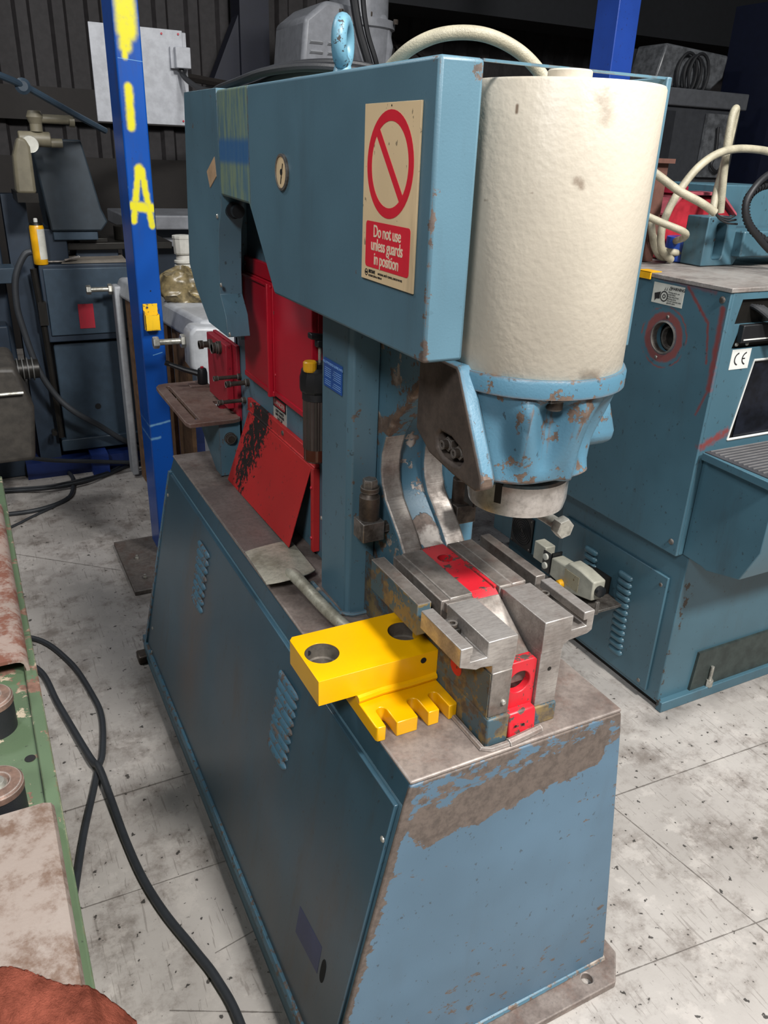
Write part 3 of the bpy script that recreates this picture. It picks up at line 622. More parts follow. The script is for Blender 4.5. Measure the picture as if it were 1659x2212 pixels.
# red guards
def guard(y0, y1, z0, z1, top, name='red_guard', mat=M_red, strip=True):
    b = MB(); b.box(.715, .735, y0, y1, z0, z1)
    b.box(.700, .7155, y0 + .002, y0 + .014, z0, z1)
    b.hexa([(.712, y0, z0), (.730, y0, z0), (.730, y1, z0), (.712, y1, z0), (.712, y0, z0 + .016), (.73, y0, z0 + .016), (.73, y1, z0 + .016), (.712, y1, z0 + .016)])
    if strip: b.box(.708, .716, y0, y1, z1 - .012, z1 - .004); b.box(.722, .735, y0, y1, z1, top)
    return part(name, b, mat, IW, bevel=.0025)
ga1 = guard(2.030, 2.285, 1.268, 1.575, 1.617); ga2 = guard(1.715, 2.020, 1.275, 1.600, 1.63)
for y, z in ((2.265, 1.598), (2.024, 1.50), (2.020, 1.33)): screw(ga1, (.720, y, z), .006, mat=M_bolt)
for y, z in ((1.725, 1.49), (2.016, 1.335)): screw(ga2, (.7155, y, z), .005, mat=M_red)
mb = MB(); mb.box(.722, .735, 1.75, 2.30, 1.155, 1.192); mb.tube([(.722, 1.75, 1.156), (.722, 2.295, 1.156)], .004, 6); mb.box(.715, .735, 1.748, 1.765, .915, 1.155)
lg = part('guard_frame', mb, M_redworn, IW, bevel=.002)
mb = MB(); mb.hexa([(.665, 1.80, .915), (.665, 2.365, .900), (.668, 2.365, .900), (.668, 1.80, .915), (.719, 1.772, 1.153), (.719, 2.285, 1.150), (.723, 2.285, 1.150), (.723, 1.772, 1.153)])
part('guard_flap', mb, M_redworn, IW, bevel=.0015, label='scuffed red hanging flap')
for y, z in ((2.262, 1.178), (1.985, 1.176)): screw(lg, (.722, y, z), .0075, mat=M_bolt)
for y, z in ((1.757, 1.10), (1.757, .955)): screw(lg, (.715, y, z), .005, mat=M_red)
mb = MB(); mb.box(.7335, .735, 1.987, 2.091, 1.186, 1.255); dg = part('danger_label', mb, M_lblwhite, IW, smooth=None, label='white, red and black danger sticker')
mb = MB(); mb.box(.7325, .7335, 1.987, 2.091, 1.226, 1.256); part('label_band', mb, M_ink, dg, smooth=None)
mb = MB(); mb.prism(rrect(1.993, 2.085, 1.230, 1.252, .008), 'x', .732, .7325); part('label_oval', mb, M_lblred, dg, smooth=None)
text('lettering', 'DANGER', .019, (.7318, 2.039, 1.241), XL, M_lblwhite, dg, sx=1.1)
for s_, z in (('KEEP HANDS', 1.217), ('AND FINGERS', 1.206), ('OUT OF', 1.195)): text('lettering', s_, .011, (.7332, 2.039, z), XL, M_ink, dg, bold=.0003)

# lubricator bottle
lx, ly = .692, 1.668
mb = MB(); mb.lathe([(.027, 1.212), (.031, 1.217), (.031, 1.246)], (lx, ly, 0), 'z', 32); lu = part('oil_reservoir_base', mb, M_lubebot, IW)
mb = MB(); rr = []
for z in (1.246, 1.368):
    rr.append([(lx + (.0325 - (.0012 if i % 2 else 0)) * math.cos(2 * PI * i / 64), ly + (.0325 - (.0012 if i % 2 else 0)) * math.sin(2 * PI * i / 64), z) for i in range(64)])
mb.loft(rr); part('oil_reservoir', mb, M_lube, IW, smooth=None)
mb = MB(); mb.cyl((lx, ly, 0), .034, 1.366, 1.384, 'z', 32, ch=.001); part('reservoir_collar', mb, M_rubber, IW)
mb = MB(); mb.lathe([(.036, 1.384), (.040, 1.39), (.040, 1.418), (.037, 1.428), (.036, 1.436), (.030, 1.443)], (lx, ly, 0), 'z', 12); mb.box(lx - .010, lx + .034, ly - .02, ly + .02, 1.44, 1.452); part('reservoir_cap', mb, M_black, IW, smooth=25)
mb = MB(); mb.lathe([(.0145, 1.437), (.016, 1.441), (.016, 1.458), (.013, 1.461)], (lx - .022, ly - .014, 0), 'z', 16); part('filler_cap', mb, M_cap, IW, smooth=20, label='yellow filler cap')
mb = MB(); mb.cyl((lx + .008, ly, 0), .004, 1.45, 1.49, 'z', 10); part('pump_rod', mb, M_zinc, IW)
mb = MB(); mb.box(lx - .002, lx + .018, ly - .010, ly + .010, 1.488, 1.505); mb.hexa([(lx - .018, ly - .008, 1.508), (lx + .030, ly - .008, 1.500), (lx + .030, ly + .012, 1.500), (lx - .018, ly + .012, 1.508), (lx - .018, ly - .008, 1.522), (lx + .030, ly - .008, 1.514), (lx + .030, ly + .012, 1.514), (lx - .018, ly + .012, 1.522)]); part('pump_handle', mb, M_black, IW, bevel=.003)
for y in (1.655, 1.640):
    b = MB(); b.box(.659, .6595, y, y + .004, 1.374, 1.378); b.bm.free()

# anvil tooling
def nut(x, y, z):
    b = MB(); b.box(x - .009, x + .009, y - .016, y + .016, z, z + .014); p = part('slot_nut', b, M_dark, IW, bevel=.0015)
    b = MB(); b.lathe([(.0095, z + .013), (.0095, z + .020), (.0060, z + .020), (.0060, z + .012)], (x, y, 0), 'z', 16, cap=False); b.lathe([(.006, z + .0135), (.0001, z + .0135)], (x, y, 0), 'z', 12, cap=False); part('nut_bush', b, M_darkbolt, p)
mb = MB(); mb.box(.658, .688, 1.092, 1.290, 1.062, 1.130); part('clamp_bar', mb, [M_oldblue], IW, bevel=.002)
mb = MB(); mb.box(.6585, .6875, 1.0925, 1.2895, 1.1285, 1.1308); part('bar_face', mb, M_anvilold, IW)
mb = MB(); mb.box(.709, .728, 1.090, 1.290, 1.066, 1.128); mb.box(.7285, .779, 1.090, 1.290, 1.066, 1.130); mb.box(.715, .775, 1.078, 1.092, 1.105, 1.126); part('anvil_plate', mb, M_anvilold, IW, bevel=.0025)
mb = MB(); mb.box(.686, .711, 1.10, 1.286, 1.062, 1.072); part('slot_floor', mb, M_dark, IW)
nut(.6985, 1.235, 1.082); nut(.6985, 1.130, 1.082)
mb = MB(); mb.box(.842, .872, 1.090, 1.292, 1.066, 1.130); mb.box(.8725, .906, 1.090, 1.292, 1.066, 1.130); mb.box(.845, .900, 1.078, 1.092, 1.105, 1.127); part('anvil_plate', mb, M_anvilold, IW, bevel=.0025)
mb = MB(); mb.box(.904, .935, 1.10, 1.288, 1.062, 1.072); part('slot_floor', mb, M_dark, IW)
nut(.920, 1.262, 1.082); nut(.920, 1.160, 1.082)
mb = MB(); mb.box(.934, .958, 1.094, 1.300, 1.085, 1.130); mb.box(.925, .958, 1.13, 1.28, 1.062, 1.087); part('clamp_bar', mb, M_anvilold, IW, bevel=.002)
# front pair, one T-slotted casting each
fl_ = [(.655, 1.092), (.655, 1.130), (.680, 1.130), (.680, 1.112), (.676, 1.112), (.676, 1.098), (.712, 1.098), (.712, 1.130), (.775, 1.130), (.775, 1.085), (.770, 1.058), (.726, 1.058), (.726, 1.076), (.700, 1.080), (.690, 1.078)]
mb = MB(); mb.prism(fl_, 'y', .934, 1.074); part('slotted_anvil', mb, M_anvil, IW, bevel=.0018)
mb = MB(); mb.box(.7265, .7705, .932, 1.12, .962, 1.060); part('anvil_leg', mb, M_anvilold, IW, bevel=.002)
mb = MB(); mb.prism([(.936, .963), (.936, 1.056), (1.07, 1.056), (1.30, 1.062), (1.45, 1.06), (1.45, .963)], 'x', .7245, .7275); mb.box(.7245, .7285, .93, 1.45, .897, .962); part('arm_side', mb, M_oldblue, IW)
mb = MB(); mb.box(.723, .772, .926, 1.10, .897, .961); part('anvil_foot', mb, M_oldblue, IW, bevel=.004)
fr_ = [(.843, 1.062), (.843, 1.130), (.908, 1.130), (.908, 1.098), (.944, 1.098), (.944, 1.112), (.934, 1.112), (.934, 1.130), (.959, 1.130), (.959, 1.086), (.948, 1.080), (.905, 1.076), (.893, 1.068), (.893, 1.062)]
mb = MB(); mb.prism(fr_, 'y', .944, 1.080); part('slotted_anvil', mb, M_anvil, IW, bevel=.0018)
mb = MB(); mb.box(.8435, .8930, .945, 1.30, .940, 1.064); part('anvil_leg', mb, M_anvil, IW, bevel=.002)
mb = MB(); mb.box(.8425, .8950, .941, 1.45, .897, .940); part('anvil_foot', mb, M_oldblue, IW, bevel=.003)
mb = MB(); mb.box(.676, .712, 1.04, 1.072, 1.098, 1.108); mb.bm.free()
nut(.697, 1.030, 1.0985); nut(.924, 1.050, 1.0985)
screw(IW, (.756, .932, .990), .0055, 'y', .006, -1, M_zinc, 'allen_bolt'); screw(IW, (.868, .945, 1.022), .0045, 'y', .001, -1, M_dark, 'threaded_hole')
mb = MB(); mb.lathe([(.020, .7240), (.020, .7235), (.015, .7235)], (0, 1.045, 1.005), 'x', 28); part('red_disc', mb, M_redtool, IW)
# red centre tool
mb = MB(); mb.prism(circ(.811, 1.235, .0165, 24)[::-1] and rrect(.781, .841, 1.105, 1.305, .004), 'z', 1.095, 1.124, holes=[circ(.8105, 1.245, .0165, 24)], mhole=0)
mb.hexa([(.781, 1.085, 1.095), (.841, 1.085, 1.095), (.841, 1.105, 1.095), (.781, 1.105, 1.095), (.783, 1.088, 1.115), (.839, 1.088, 1.115), (.841, 1.105, 1.124), (.781, 1.105, 1.124)])
mb.box(.835, .842, 1.10, 1.21, 1.122, 1.128); cr = part('centre_tool', mb, M_redtool, IW, bevel=.003)
mb = MB(); mb.cyl((.8105, 1.245, 0), .0165, 1.06, 1.097, 'z', 20); part('tool_bore', mb, M_notch, cr)
mb = MB(); mb.prism([(1.086, 1.118), (1.086, .94), (.975, .94), (.962, 1.040), (.972, 1.050)], 'x', .774, .839); part('nose_wedge', mb, M_anvilold, IW, bevel=.003)
hl = circ(.8065, 1.005, .0235, 28)
mb = MB(); mb.prism([(.7715, .937), (.7715, 1.046), (.776, 1.052), (.837, 1.052), (.8425, 1.046), (.8425, .937)], 'y', .952, .975, holes=[hl]); part('tool_nose', mb, M_redtool, IW, bevel=.002)
mb = MB(); mb.cyl((.8065, 0, 1.005), .0232, .966, .98, 'y', 28) if False else mb.prism(circ(.8065, 1.005, .0234, 24), 'y', .968, .976); part('nose_bore', mb, M_dark, IW)
mb = MB(); mb.prism([(.953, .94), (.953, .951), (.936, .951), (.932, .944), (.928, .90), (.953, .897)], 'x', .776, .838); part('tool_step', mb, M_redtool, IW, bevel=.003)
for x, z in ((.790, .925), (.808, .924)): screw(IW, (x, .9275, z), .003, 'y', .001, -1, M_dark, 'threaded_hole')
mb = MB(); mb.tube([(.770, .918, .899), (.81, .920, .902), (.85, .928, .899)], .009, 8); mb.tube([(.716, 1.3, .899), (.716, .925, .899), (.73, .918, .899), (.77, .918, .899)], .006, 6); part('weld_bead', mb, M_table, IW)

# eye bolt
mb = MB(); n_ = 40; rings = []
ec = Vector((.70, 1.56, 2.084))
for i in range(n_ + 1):
    a = 2 * PI * i / n_; cdir = Vector((.60 * math.cos(a), .80 * math.cos(a), math.sin(a))); cen = ec + cdir * .034; nrm = Vector((.80, -.60, 0))
    rings.append([cen + (cdir * math.cos(2 * PI * k / 14) + nrm * math.sin(2 * PI * k / 14)) * .0145 for k in range(14)])
mb.loft(rings, cap=False); mb.lathe([(.028, 2.015), (.028, 2.028), (.018, 2.036), (.014, 2.052)], (.70, 1.56, 0), 'z', 20); part('eye_bolt', mb, paint('eye_enamel', '#6795A8', under='#3A3634', chip=.72, cscale=90, edge=.2, bump=.3), IW, smooth=60)
# cream hose over the hood
mb = MB(); mb.tube(smooth_path([(.74, 1.50, 2.0), (.745, 1.46, 2.035), (.76, 1.40, 2.068), (.80, 1.36, 2.088), (.86, 1.33, 2.090), (.92, 1.31, 2.070), (.97, 1.30, 2.035), (1.0, 1.29, 1.99)], 8), .0115, 12); part('hydraulic_hose', mb, M_hose, IW, label='cream braided hose arching over the hood')
# conduits lying on top
for k, (dx, dz, r) in enumerate(((0, 0, .010), (.03, .010, .009), (.05, -.002, .009))):
    b = MB(); b.tube(smooth_path([(.66 + dx, 2.42, 1.99), (.66 + dx, 2.30, 2.026 + dz), (.66 + dx, 2.10, 2.040 + dz), (.70 + dx, 1.98, 2.060 + dz), (.78 + dx, 1.9, 2.070 + dz), (.88 + dx, 1.86, 2.064 + dz), (.96 + dx, 1.8, 2.04)], 8), r, 10); part('conduit', b, M_rubber, IW)

# notcher end
mb = MB(); mb.box(.700, .722, 2.44, 2.66, 1.115, 1.325); mb.box(.722, .735, 2.40, 2.66, .90, 1.33); part('notcher_plate', mb, M_notch, IW, bevel=.003, label='red notcher plate')
for y, z, r, L in ((2.60, 1.295, .017, .045), (2.50, 1.305, .021, .03), (2.40, 1.232, .010, .055), (2.32, 1.233, .012, .04), (2.36, 1.165, .010, .055)):
    b = MB(); b.cyl((0, y, z), r, .735 if y < 2.42 else .702, (.735 if y < 2.42 else .702) - .012, 'x', 16, ch=.001); b.cyl((0, y, z), r * .62, .725, .702 - L, 'x', 12); b.cyl((0, y, z), r * .85, .702 - L + .012, .702 - L, 'x', 12, ch=.001); part('adjuster_bolt', b, M_darkbolt, IW)
tb = [(.590, 2.870), (.565, 2.860), (.552, 2.835), (.550, 2.800), (.5485, 2.40), (.556, 2.376), (.70, 2.376), (.722, 2.385), (.728, 2.40), (.728, 2.55), (.733, 2.62), (.733, 2.86), (.72, 2.870)]
mb = MB(); mb.prism(tb, 'z', 1.086, 1.100, holes=[rrect(.584, .597, 2.417, 2.83, .005, 3), rrect(.690, .724, 2.50, 2.60, .012, 3)]); part('notcher_table', mb, M_notchtop, IW, bevel=.002)
mb = MB(); mb.box(.69, .73, 2.49, 2.61, 1.04, 1.075); part('die_block', mb, M_notch, IW)
mb = MB(); mb.prism([(2.40, 1.086), (2.75, 1.086), (2.60, .98), (2.46, .90), (2.40, .90)], 'x', .655, .668); mb.box(.655, .735, 2.40, 2.412, .90, 1.086); part('table_bracket', mb, M_body, IW, bevel=.002)
mb = MB(); mb.cyl((.690, 0, 1.030), .018, 2.40, 2.375, 'y', 18) if False else mb.lathe([(.020, 2.400), (.020, 2.390), (.014, 2.390), (.014, 2.382), (.007, 2.382)], (1.030, .690, 0) and (.690, 0, 1.030), 'y', 18); part('table_bolt', mb, M_darkbolt, IW)
mb = MB(); mb.box(.662, .733, 2.775, 2.815, 1.100, 1.107); mb.box(.69, .733, 2.81, 2.825, 1.107, 1.113); part('clamp_plate', mb, M_notchtop, IW, bevel=.001)
mb = MB(); mb.lathe([(.015, 1.107), (.0185, 1.112), (.0185, 1.150), (.015, 1.163), (.010, 1.166)], (.712, 2.795, 0), 'z', 16); mb.tube([(.712, 2.795, 1.142), (.655, 2.82, 1.158), (.600, 2.84, 1.180)], .0105, 10, rf=lambda t: 1.1 - .35 * t); mb.tube([(.604, 2.84, 1.179), (.592, 2.842, 1.184)], .010, 10)
lv2 = part('clamp_lever', mb, M_black, IW)
mb = MB(); mb.cyl((.712, 2.795, 0), .006, 1.165, 1.171, 'z', 12); part('red_button', mb, M_red, lv2)
mb = MB(); mb.hexa([(.556, 1.853, .8972), (.700, 1.868, .8972), (.664, 2.328, .8972), (.556, 2.325, .8972), (.556, 1.853, .9005), (.700, 1.868, .9005), (.664, 2.328, .9005), (.556, 2.325, .9005)]); part('chute_plate', mb, M_chute, IW, bevel=.0005)

# ------------------------------------------------------------------ loose things on the ironworker
YB = root('slotted_die_holder', (.62, 1.12, .897), 'bright yellow steel block with two bored holes and a slotted foot, on the ironworker table', 'tool block')
mb = MB(); H1, H2 = circ(.508, 1.196, .0345, 40), circ(.694, 1.200, .0345, 40)
mb.prism([(.466, 1.112), (.724, 1.112), (.724, 1.266), (.712, 1.272), (.474, 1.272), (.466, 1.262)], 'z', .944, 1.0, holes=[H1, H2]); part('block', mb, M_yellow, YB, bevel=.0015)
for cx_, cy_ in ((.508, 1.196), (.694, 1.200)):
    b = MB(); b.lathe([(.0346, .945), (.0340, .999), (.0340, .968), (.0300, .966), (.0300, .9445)], (cx_, cy_, 0), 'z', 40, cap=False); bo = part('bore', b, steel('bored_steel%d' % int(cx_ * 100), base='#8C857C', dark='#6E675F', rough=.3, metal=.6, scale=14), YB)
    b = MB(); b.cyl((0, cy_ + .026, .984), .005, cx_ - .018, cx_ - .0205, 'x', 10); part('set_screw_hole', b, M_hole, YB) if False else b.bm.free()
mb = MB(); mb.prism(circ(.491, .985, .006, 14), 'y', 1.2250, 1.2262); part('set_screw_hole', mb, M_hole, YB)
mb = MB(); mb.prism(circ(.691, .984, .0065, 16), 'y', 1.1112, 1.1122); part('side_hole', mb, M_hole, YB)
def slotpath(xa, xb, yf, yb_):
    r = (xb - xa) / 2; c = (xa + xb) / 2
    return [(xa, yf)] + [(c - r * math.cos(PI * i / 8), yb_ - r + r * math.sin(PI * i / 8)) for i in range(9)] + [(xb, yf)]
foot = [(.548, 1.26), (.546, 1.030), (.549, 1.025), (.565, 1.024)] + slotpath(.567, .588, 1.026, 1.078)[1:-1] + [(.588, 1.024), (.633, 1.024)] + slotpath(.634, .656, 1.026, 1.078)[1:-1] + [(.657, 1.025), (.681, 1.025)] + slotpath(.682, .702, 1.026, 1.078)[1:-1] + [(.703, 1.025), (.721, 1.026), (.723, 1.030), (.723, 1.26)]
mb = MB(); mb.prism(foot, 'z', .897, .930); mb.box(.55, .72, 1.125, 1.26, .930, .945); part('slotted_foot', mb, M_yellow, YB, bevel=.0018)
mb = MB(); mb.tube([(.545, 1.108, .938), (.60, 1.112, .939), (.66, 1.111, .938), (.722, 1.112, .939)], .0085, 8); part('weld_fillet', mb, M_yellow, YB)

SH = root('shovel', (.62, 1.65, .899), 'grey steel shovel lying face down beside the lower red guard on the table', 'shovel')
mb = MB(); nu, nv = 10, 10; rows = []
for side_ in (0, 1):
    for j in range(nv + 1):
        row = []
        for i in range(nu + 1):
            u = i / nu; v = j / nv                                # v: 0 tip edge, 1 handle end
            L_ = Vector((.556, 1.842, 0)).lerp(Vector((.541, 1.600, 0)), v); R_ = Vector((.695, 1.860, 0)).lerp(Vector((.678, 1.618, 0)), v)
            p = L_.lerp(R_, u); w = 4 * u * (1 - u)
            if v > .8: p.y += (v - .8) * .10 * (1 - w) * 1.2
            z = .9045 + .016 * w ** .7 * (.25 + .75 * v) + .012 * v + .007 * abs(2 * u - 1) ** 6 * v
            row.append(mb.bm.verts.new((p.x, p.y, z - side_ * .0025)))
        rows.append(row)
for s_ in (0, 1):
    for j in range(nv):
        for i in range(nu):
            k = s_ * (nv + 1) + j; mb.face([rows[k][i], rows[k][i + 1], rows[k + 1][i + 1], rows[k + 1][i]])
T, B_ = rows[:nv + 1], rows[nv + 1:]
for j in range(nv): mb.face([T[j][0], T[j + 1][0], B_[j + 1][0], B_[j][0]]); mb.face([T[j][nu], T[j + 1][nu], B_[j + 1][nu], B_[j][nu]])
for i in range(nu): mb.face([T[0][i], T[0][i + 1], B_[0][i + 1], B_[0][i]]); mb.face([T[nv][i], T[nv][i + 1], B_[nv][i + 1], B_[nv][i]])
part('blade', mb, M_shovel, SH, smooth=60)
mb = MB(); mb.tube(smooth_path([(.612, 1.66, .926), (.614, 1.61, .932), (.622, 1.55, .926), (.635, 1.44, .917), (.655, 1.32, .914)], 6), .0165, 14, rf=lambda t: 1.0 - .12 * t if t > .15 else .55 + 3 * t); part('socket', mb, M_shovel, SH, smooth=60)

# ------------------------------------------------------------------ blue posts
def bolt_up(parent, x, y, z, r=.010, h=.02, mat=None):
    b = MB(); b.hexn((x, y, 0), r, z, z + h * .5, 'z'); b.cyl((x, y, 0), r * .55, z + h * .5, z + h, 'z', 10); return part('anchor_bolt', b, mat or M_zinc, parent)
PO = root('steel_post', (.706, 3.705, 0), 'bright blue steel post with yellow spray-painted marks and a small yellow bracket', 'post')
mb = MB(); mb.box(.655, .757, 3.60, 3.81, .018, 5.2); part('column', mb, M_post, PO, bevel=.006)
mb = MB(); mb.box(.466, .82, 3.29, 3.84, 0, .022); part('base_plate', mb, steel('post_plate', base='#6B635D', dark='#4E4843', rough=.5, metal=.3, rust=.3, edge=.3), PO, bevel=.003)
bolt_up(PO, .538, 3.61, .022); bolt_up(PO, .535, 3.40, .022)
mb = MB(); mb.prism([(.672, 1.258), (.672, 1.150), (.6735, 1.150), (.6735, 1.258)], 'y', 3.592, 3.600)
mb.box(.672, .735, 3.598, 3.600, 1.150, 1.258); mb.box(.672, .674, 3.560, 3.600, 1.150, 1.232); mb.box(.733, .735, 3.560, 3.600, 1.150, 1.215)
mb.box(.672, .735, 3.560, 3.562, 1.150, 1.215); mb.box(.672, .735, 3.56, 3.60, 1.148, 1.151); br_ = part('key_bracket', mb, paint('bracket_yellow', '#E0B21C', under='#4A4234', chip=.42, cscale=50, edge=.4, dirt=.3), PO, label='yellow open-topped bracket')
mb = MB(); mb.cyl((.690, 0, 1.243), .005, 3.598, 3.594, 'y', 12); part('bolt_head', mb, M_darkbolt, br_)
mb = MB(); mb.cyl((.712, 0, 1.312), .003, 3.600, 3.5985, 'y', 10); part('drilled_hole', mb, M_hole, PO)
PO2 = root('steel_post', (3.73, 4.3, 0), 'plain blue steel post rising behind the cream cylinder', 'post')
mb = MB(); mb.box(3.655, 3.82, 4.22, 4.42, .02, 5.2); part('column', mb, M_post2, PO2, bevel=.005)
mb = MB(); mb.box(3.56, 3.92, 4.12, 4.52, 0, .02); part('base_plate', mb, M_navy, PO2)
PO3 = root('steel_stanchion', (2.75, 8.3, 0), 'dark navy stanchion on the back wall left of the grey motor', 'post')
mb = MB(); mb.box(2.62, 2.90, 8.15, 8.42, 0, 5.2); part('column', mb, M_navy, PO3)
mb = MB(); mb.hexa([(2.36, 8.2, 2.45), (2.62, 8.2, 2.30), (2.62, 8.38, 2.30), (2.36, 8.38, 2.45), (2.50, 8.2, 2.75), (2.62, 8.2, 3.0), (2.62, 8.38, 3.0), (2.50, 8.38, 2.75)]); part('bracket', mb, M_navy, PO3)
PO4 = root('steel_stanchion', (.12, 6.6, 0), 'dark blue upright at the far left edge behind the mill', 'post')
mb = MB(); mb.box(-.06, .14, 6.5, 6.7, .0, 5.2); part('column', mb, M_navy, PO4); mb = MB(); mb.box(-.16, .24, 6.4, 6.8, 0, .015); part('base_plate', mb, M_navy, PO4)

# ------------------------------------------------------------------ left background: mill, cabinets, enclosure
ML = root('milling_machine', (.62, 5.2, 0), 'dim blue-grey milling machine with a cabinet base and red label, behind the blue post', 'machine')
mb = MB(); mb.box(.375, .885, 4.95, 5.55, .82, 1.255); mc = part('control_cabinet', mb, M_milldk, ML, bevel=.006)
mb = MB(); mb.box(.395, .870, 4.938, 4.95, .86, 1.235); part('cabinet_door', mb, M_mill, ML, bevel=.004)
mb = MB(); mb.box(.555, .640, 4.934, 4.938, .895, 1.035); part('red_label', mb, M_notch, ML, label='dull red rectangular label')
mb = MB(); mb.box(.40, .885, 5.0, 5.6, .20, .80); mb.box(.37, .92, 4.97, 5.62, .14, .215); part('pedestal', mb, M_mill, ML, bevel=.006)
mb = MB(); mb.cyl((.61, 0, .40), .018, 5.0, 4.996, 'y', 16); part('pedestal_hole', mb, M_hole, ML)
mb = MB(); mb.box(.15, 1.35, 4.93, 5.9, .0, .10); part('sole_plate', mb, plain('sole_blue', '#12265A', .5), ML)
mb = MB(); mb.box(.52, .62, 4.86, 5.0, .0, .13); part('sole_foot', mb, plain('sole_foot_blue', '#1A3478', .5), ML)
mb = MB(); mb.prism([(.42, 1.90), (.68, 1.90), (.75, 1.55), (.78, 1.48), (.74, 1.43), (.47, 1.43)], 'y', 4.98, 5.35); part('head_guard', mb, plain('head_guard_blue', '#252F37', .5), ML, bevel=.01)
mb = MB(); mb.box(.48, .72, 5.0, 5.3, 1.38, 1.43); part('guard_lip', mb, M_mill, ML, bevel=.005)
mb = MB(); mb.box(.40, 1.15, 5.05, 5.5, 1.32, 1.36); mb.cyl((.92, 5.2, 0), .08, 1.36, 1.44, 'z', 20); mb.box(.62, .78, 5.05, 5.3, 1.36, 1.385); part('slideway', mb, M_dark, ML, bevel=.004)
mb = MB(); mb.box(.38, .55, 5.02, 5.4, 1.255, 1.44); mb.box(.60, .84, 5.1, 5.4, 1.255, 1.345); part('saddle_block', mb, M_milldk, ML, bevel=.006)
mb = MB(); mb.lathe([(.012, 4.92), (.016, 4.9), (.016, 4.86)], (.33, 0, .30), 'y', 12); mb.tube([(.345, 4.92, 1.24), (.36, 4.93, .9), (.37, 4.93, .25)], .018, 8); mb.box(.34, .385, 4.90, 4.96, .93, 1.06); part('side_pipework', mb, M_dark, ML)
CH = root('optical_head', (.42, 4.9, 0), 'aged cream scope head with round white dial on a curved column, far left', 'instrument')
mb = MB(); mb.box(.24, .36, 5.0, 5.14, .0, 1.62); part('dark_pillar', mb, M_milldk, CH)
mb = MB(); mb.prism([(.30, 1.64), (.395, 1.64), (.395, 1.86), (.375, 1.90), (.34, 1.90), (.31, 1.82)], 'y', 4.66, 4.78); part('curved_column', mb, M_millcream, CH, bevel=.015)
mb = MB(); mb.box(.30, .40, 4.66, 5.05, 1.60, 1.645); part('column_foot', mb, M_dark, CH)
mb = MB(); mb.cyl((0, 4.74, 1.895), .036, .35, .50, 'x', 20, ch=.004); mb.cyl((0, 4.74, 1.88), .022, .50, .555, 'x', 16); part('lens_barrel', mb, M_millcream, CH)
mb = MB(); mb.cyl((.395, 0, 1.872), .040, 4.685, 4.67, 'y', 24, ch=.003); part('round_dial', mb, M_lblwhite, CH)
mb = MB(); mb.lathe([(.03, -.03), (.042, 0), (.03, .03)], (.44, 4.74, 1.995), 'z', 16); mb.cyl((0, 4.74, 1.99), .022, .44, .60, 'x', 14); mb.cyl((0, 4.74, 1.985), .028, .60, .625, 'x', 14); mb.cyl((.44, 4.74, 0), .03, 1.93, 1.965, 'z', 14); part('eyepiece', mb, M_millcream, CH)
LA = root('lathe_headstock', (.0, 5.0, 0), 'dark blue machine column cut off by the left edge of the view', 'machine')
mb = MB(); mb.box(-.9, .20, 5.0, 5.9, 0.0, 1.85); mb.box(-.9, .17, 4.85, 5.0, .62, .95); part('column', mb, M_milldk, LA, bevel=.01)
mb = MB(); mb.cyl((.10, 0, 1.36), .05, 5.0, 4.94, 'y', 16, ch=.005); mb.box(.0, .25, 4.82, 5.0, 1.18, 1.26); part('headstock', mb, M_mill, LA, bevel=.005)
mb = MB(); mb.tube([(-.1, 4.8, 1.31), (.12, 4.8, 1.315), (.15, 4.8, 1.31)], .008, 8); part('chrome_lever', mb, M_zinc, LA)
GM = root('grey_gearbox', (.08, 4.1, 0), 'greyish cast gearbox with a finned motor at left edge by the hose', 'gearbox')
mb = MB(); mb.prism([(-.6, .45), (.17, .45), (.19, .62), (.20, .72), (.17, .80), (.155, .88), (.14, .915), (-.6, .96)], 'y', 4.02, 4.5); part('housing', mb, plain('gearbox_grey', '#37332E', .55, var=.3), GM, bevel=.02, seg=3)
mb = MB(); mb.box(-.6, .0, 4.15, 4.40, 0, .45); part('pedestal', mb, M_dark, GM)
mb = MB(); mb.cyl((0, 4.45, .80), .05, .05, .27, 'x', 20); part('motor_body', mb, M_dark, GM)
fm = MB(); fm.lathe([(.06, 0), (.06, .006)], (0, 0, 0), 'x', 20); f0 = part('cooling_fin', fm, plain('fin_grey', '#4A4A48', .5), GM, absolute=False, loc=(.07 - .08, .35, .80))
for i in range(1, 8): again(f0, GM, (-.01 + .024 * i, .35, .80))
mb = MB(); mb.tube([(-.1, 4.0, .80), (.16, 4.0, .80)], .008, 8); part('chrome_rod', mb, M_zinc, GM)
mb = MB(); mb.tube(smooth_path([(.34, 4.8, 1.345), (.30, 4.8, 1.325), (.245, 4.8, 1.22), (.228, 4.8, 1.08), (.24, 4.8, .95), (.285, 4.8, .72), (.36, 4.8, .55), (.45, 4.8, .44), (.58, 4.84, .33), (.72, 4.9, .20), (.95, 4.95, .05), (1.3, 5.0, .03)], 8), .017, 12)
thing('air_hose', mb, M_cableA, 'thick black hose arching down the front of the mill cabinet', 'hose')
mb = MB(); mb.tube(smooth_path([(.05, 4.6, .30), (.25, 4.7, .20), (.5, 4.8, .12), (.9, 4.88, .03), (1.2, 4.9, .02)], 8), .012, 10); thing('power_cable', mb, M_cableA, 'thin black cable on the floor below the arching hose', 'cable')
CN = root('spray_can', (.395, 4.97, 1.258), 'yellow and white spray can standing on the mill cabinet', 'can')
mb = MB(); mb.lathe([(.036, 0), (.038, .004), (.038, .198), (.034, .208)], (.395, 4.98, 1.256), 'z', 28); part('can_body', mb, M_can, CN)
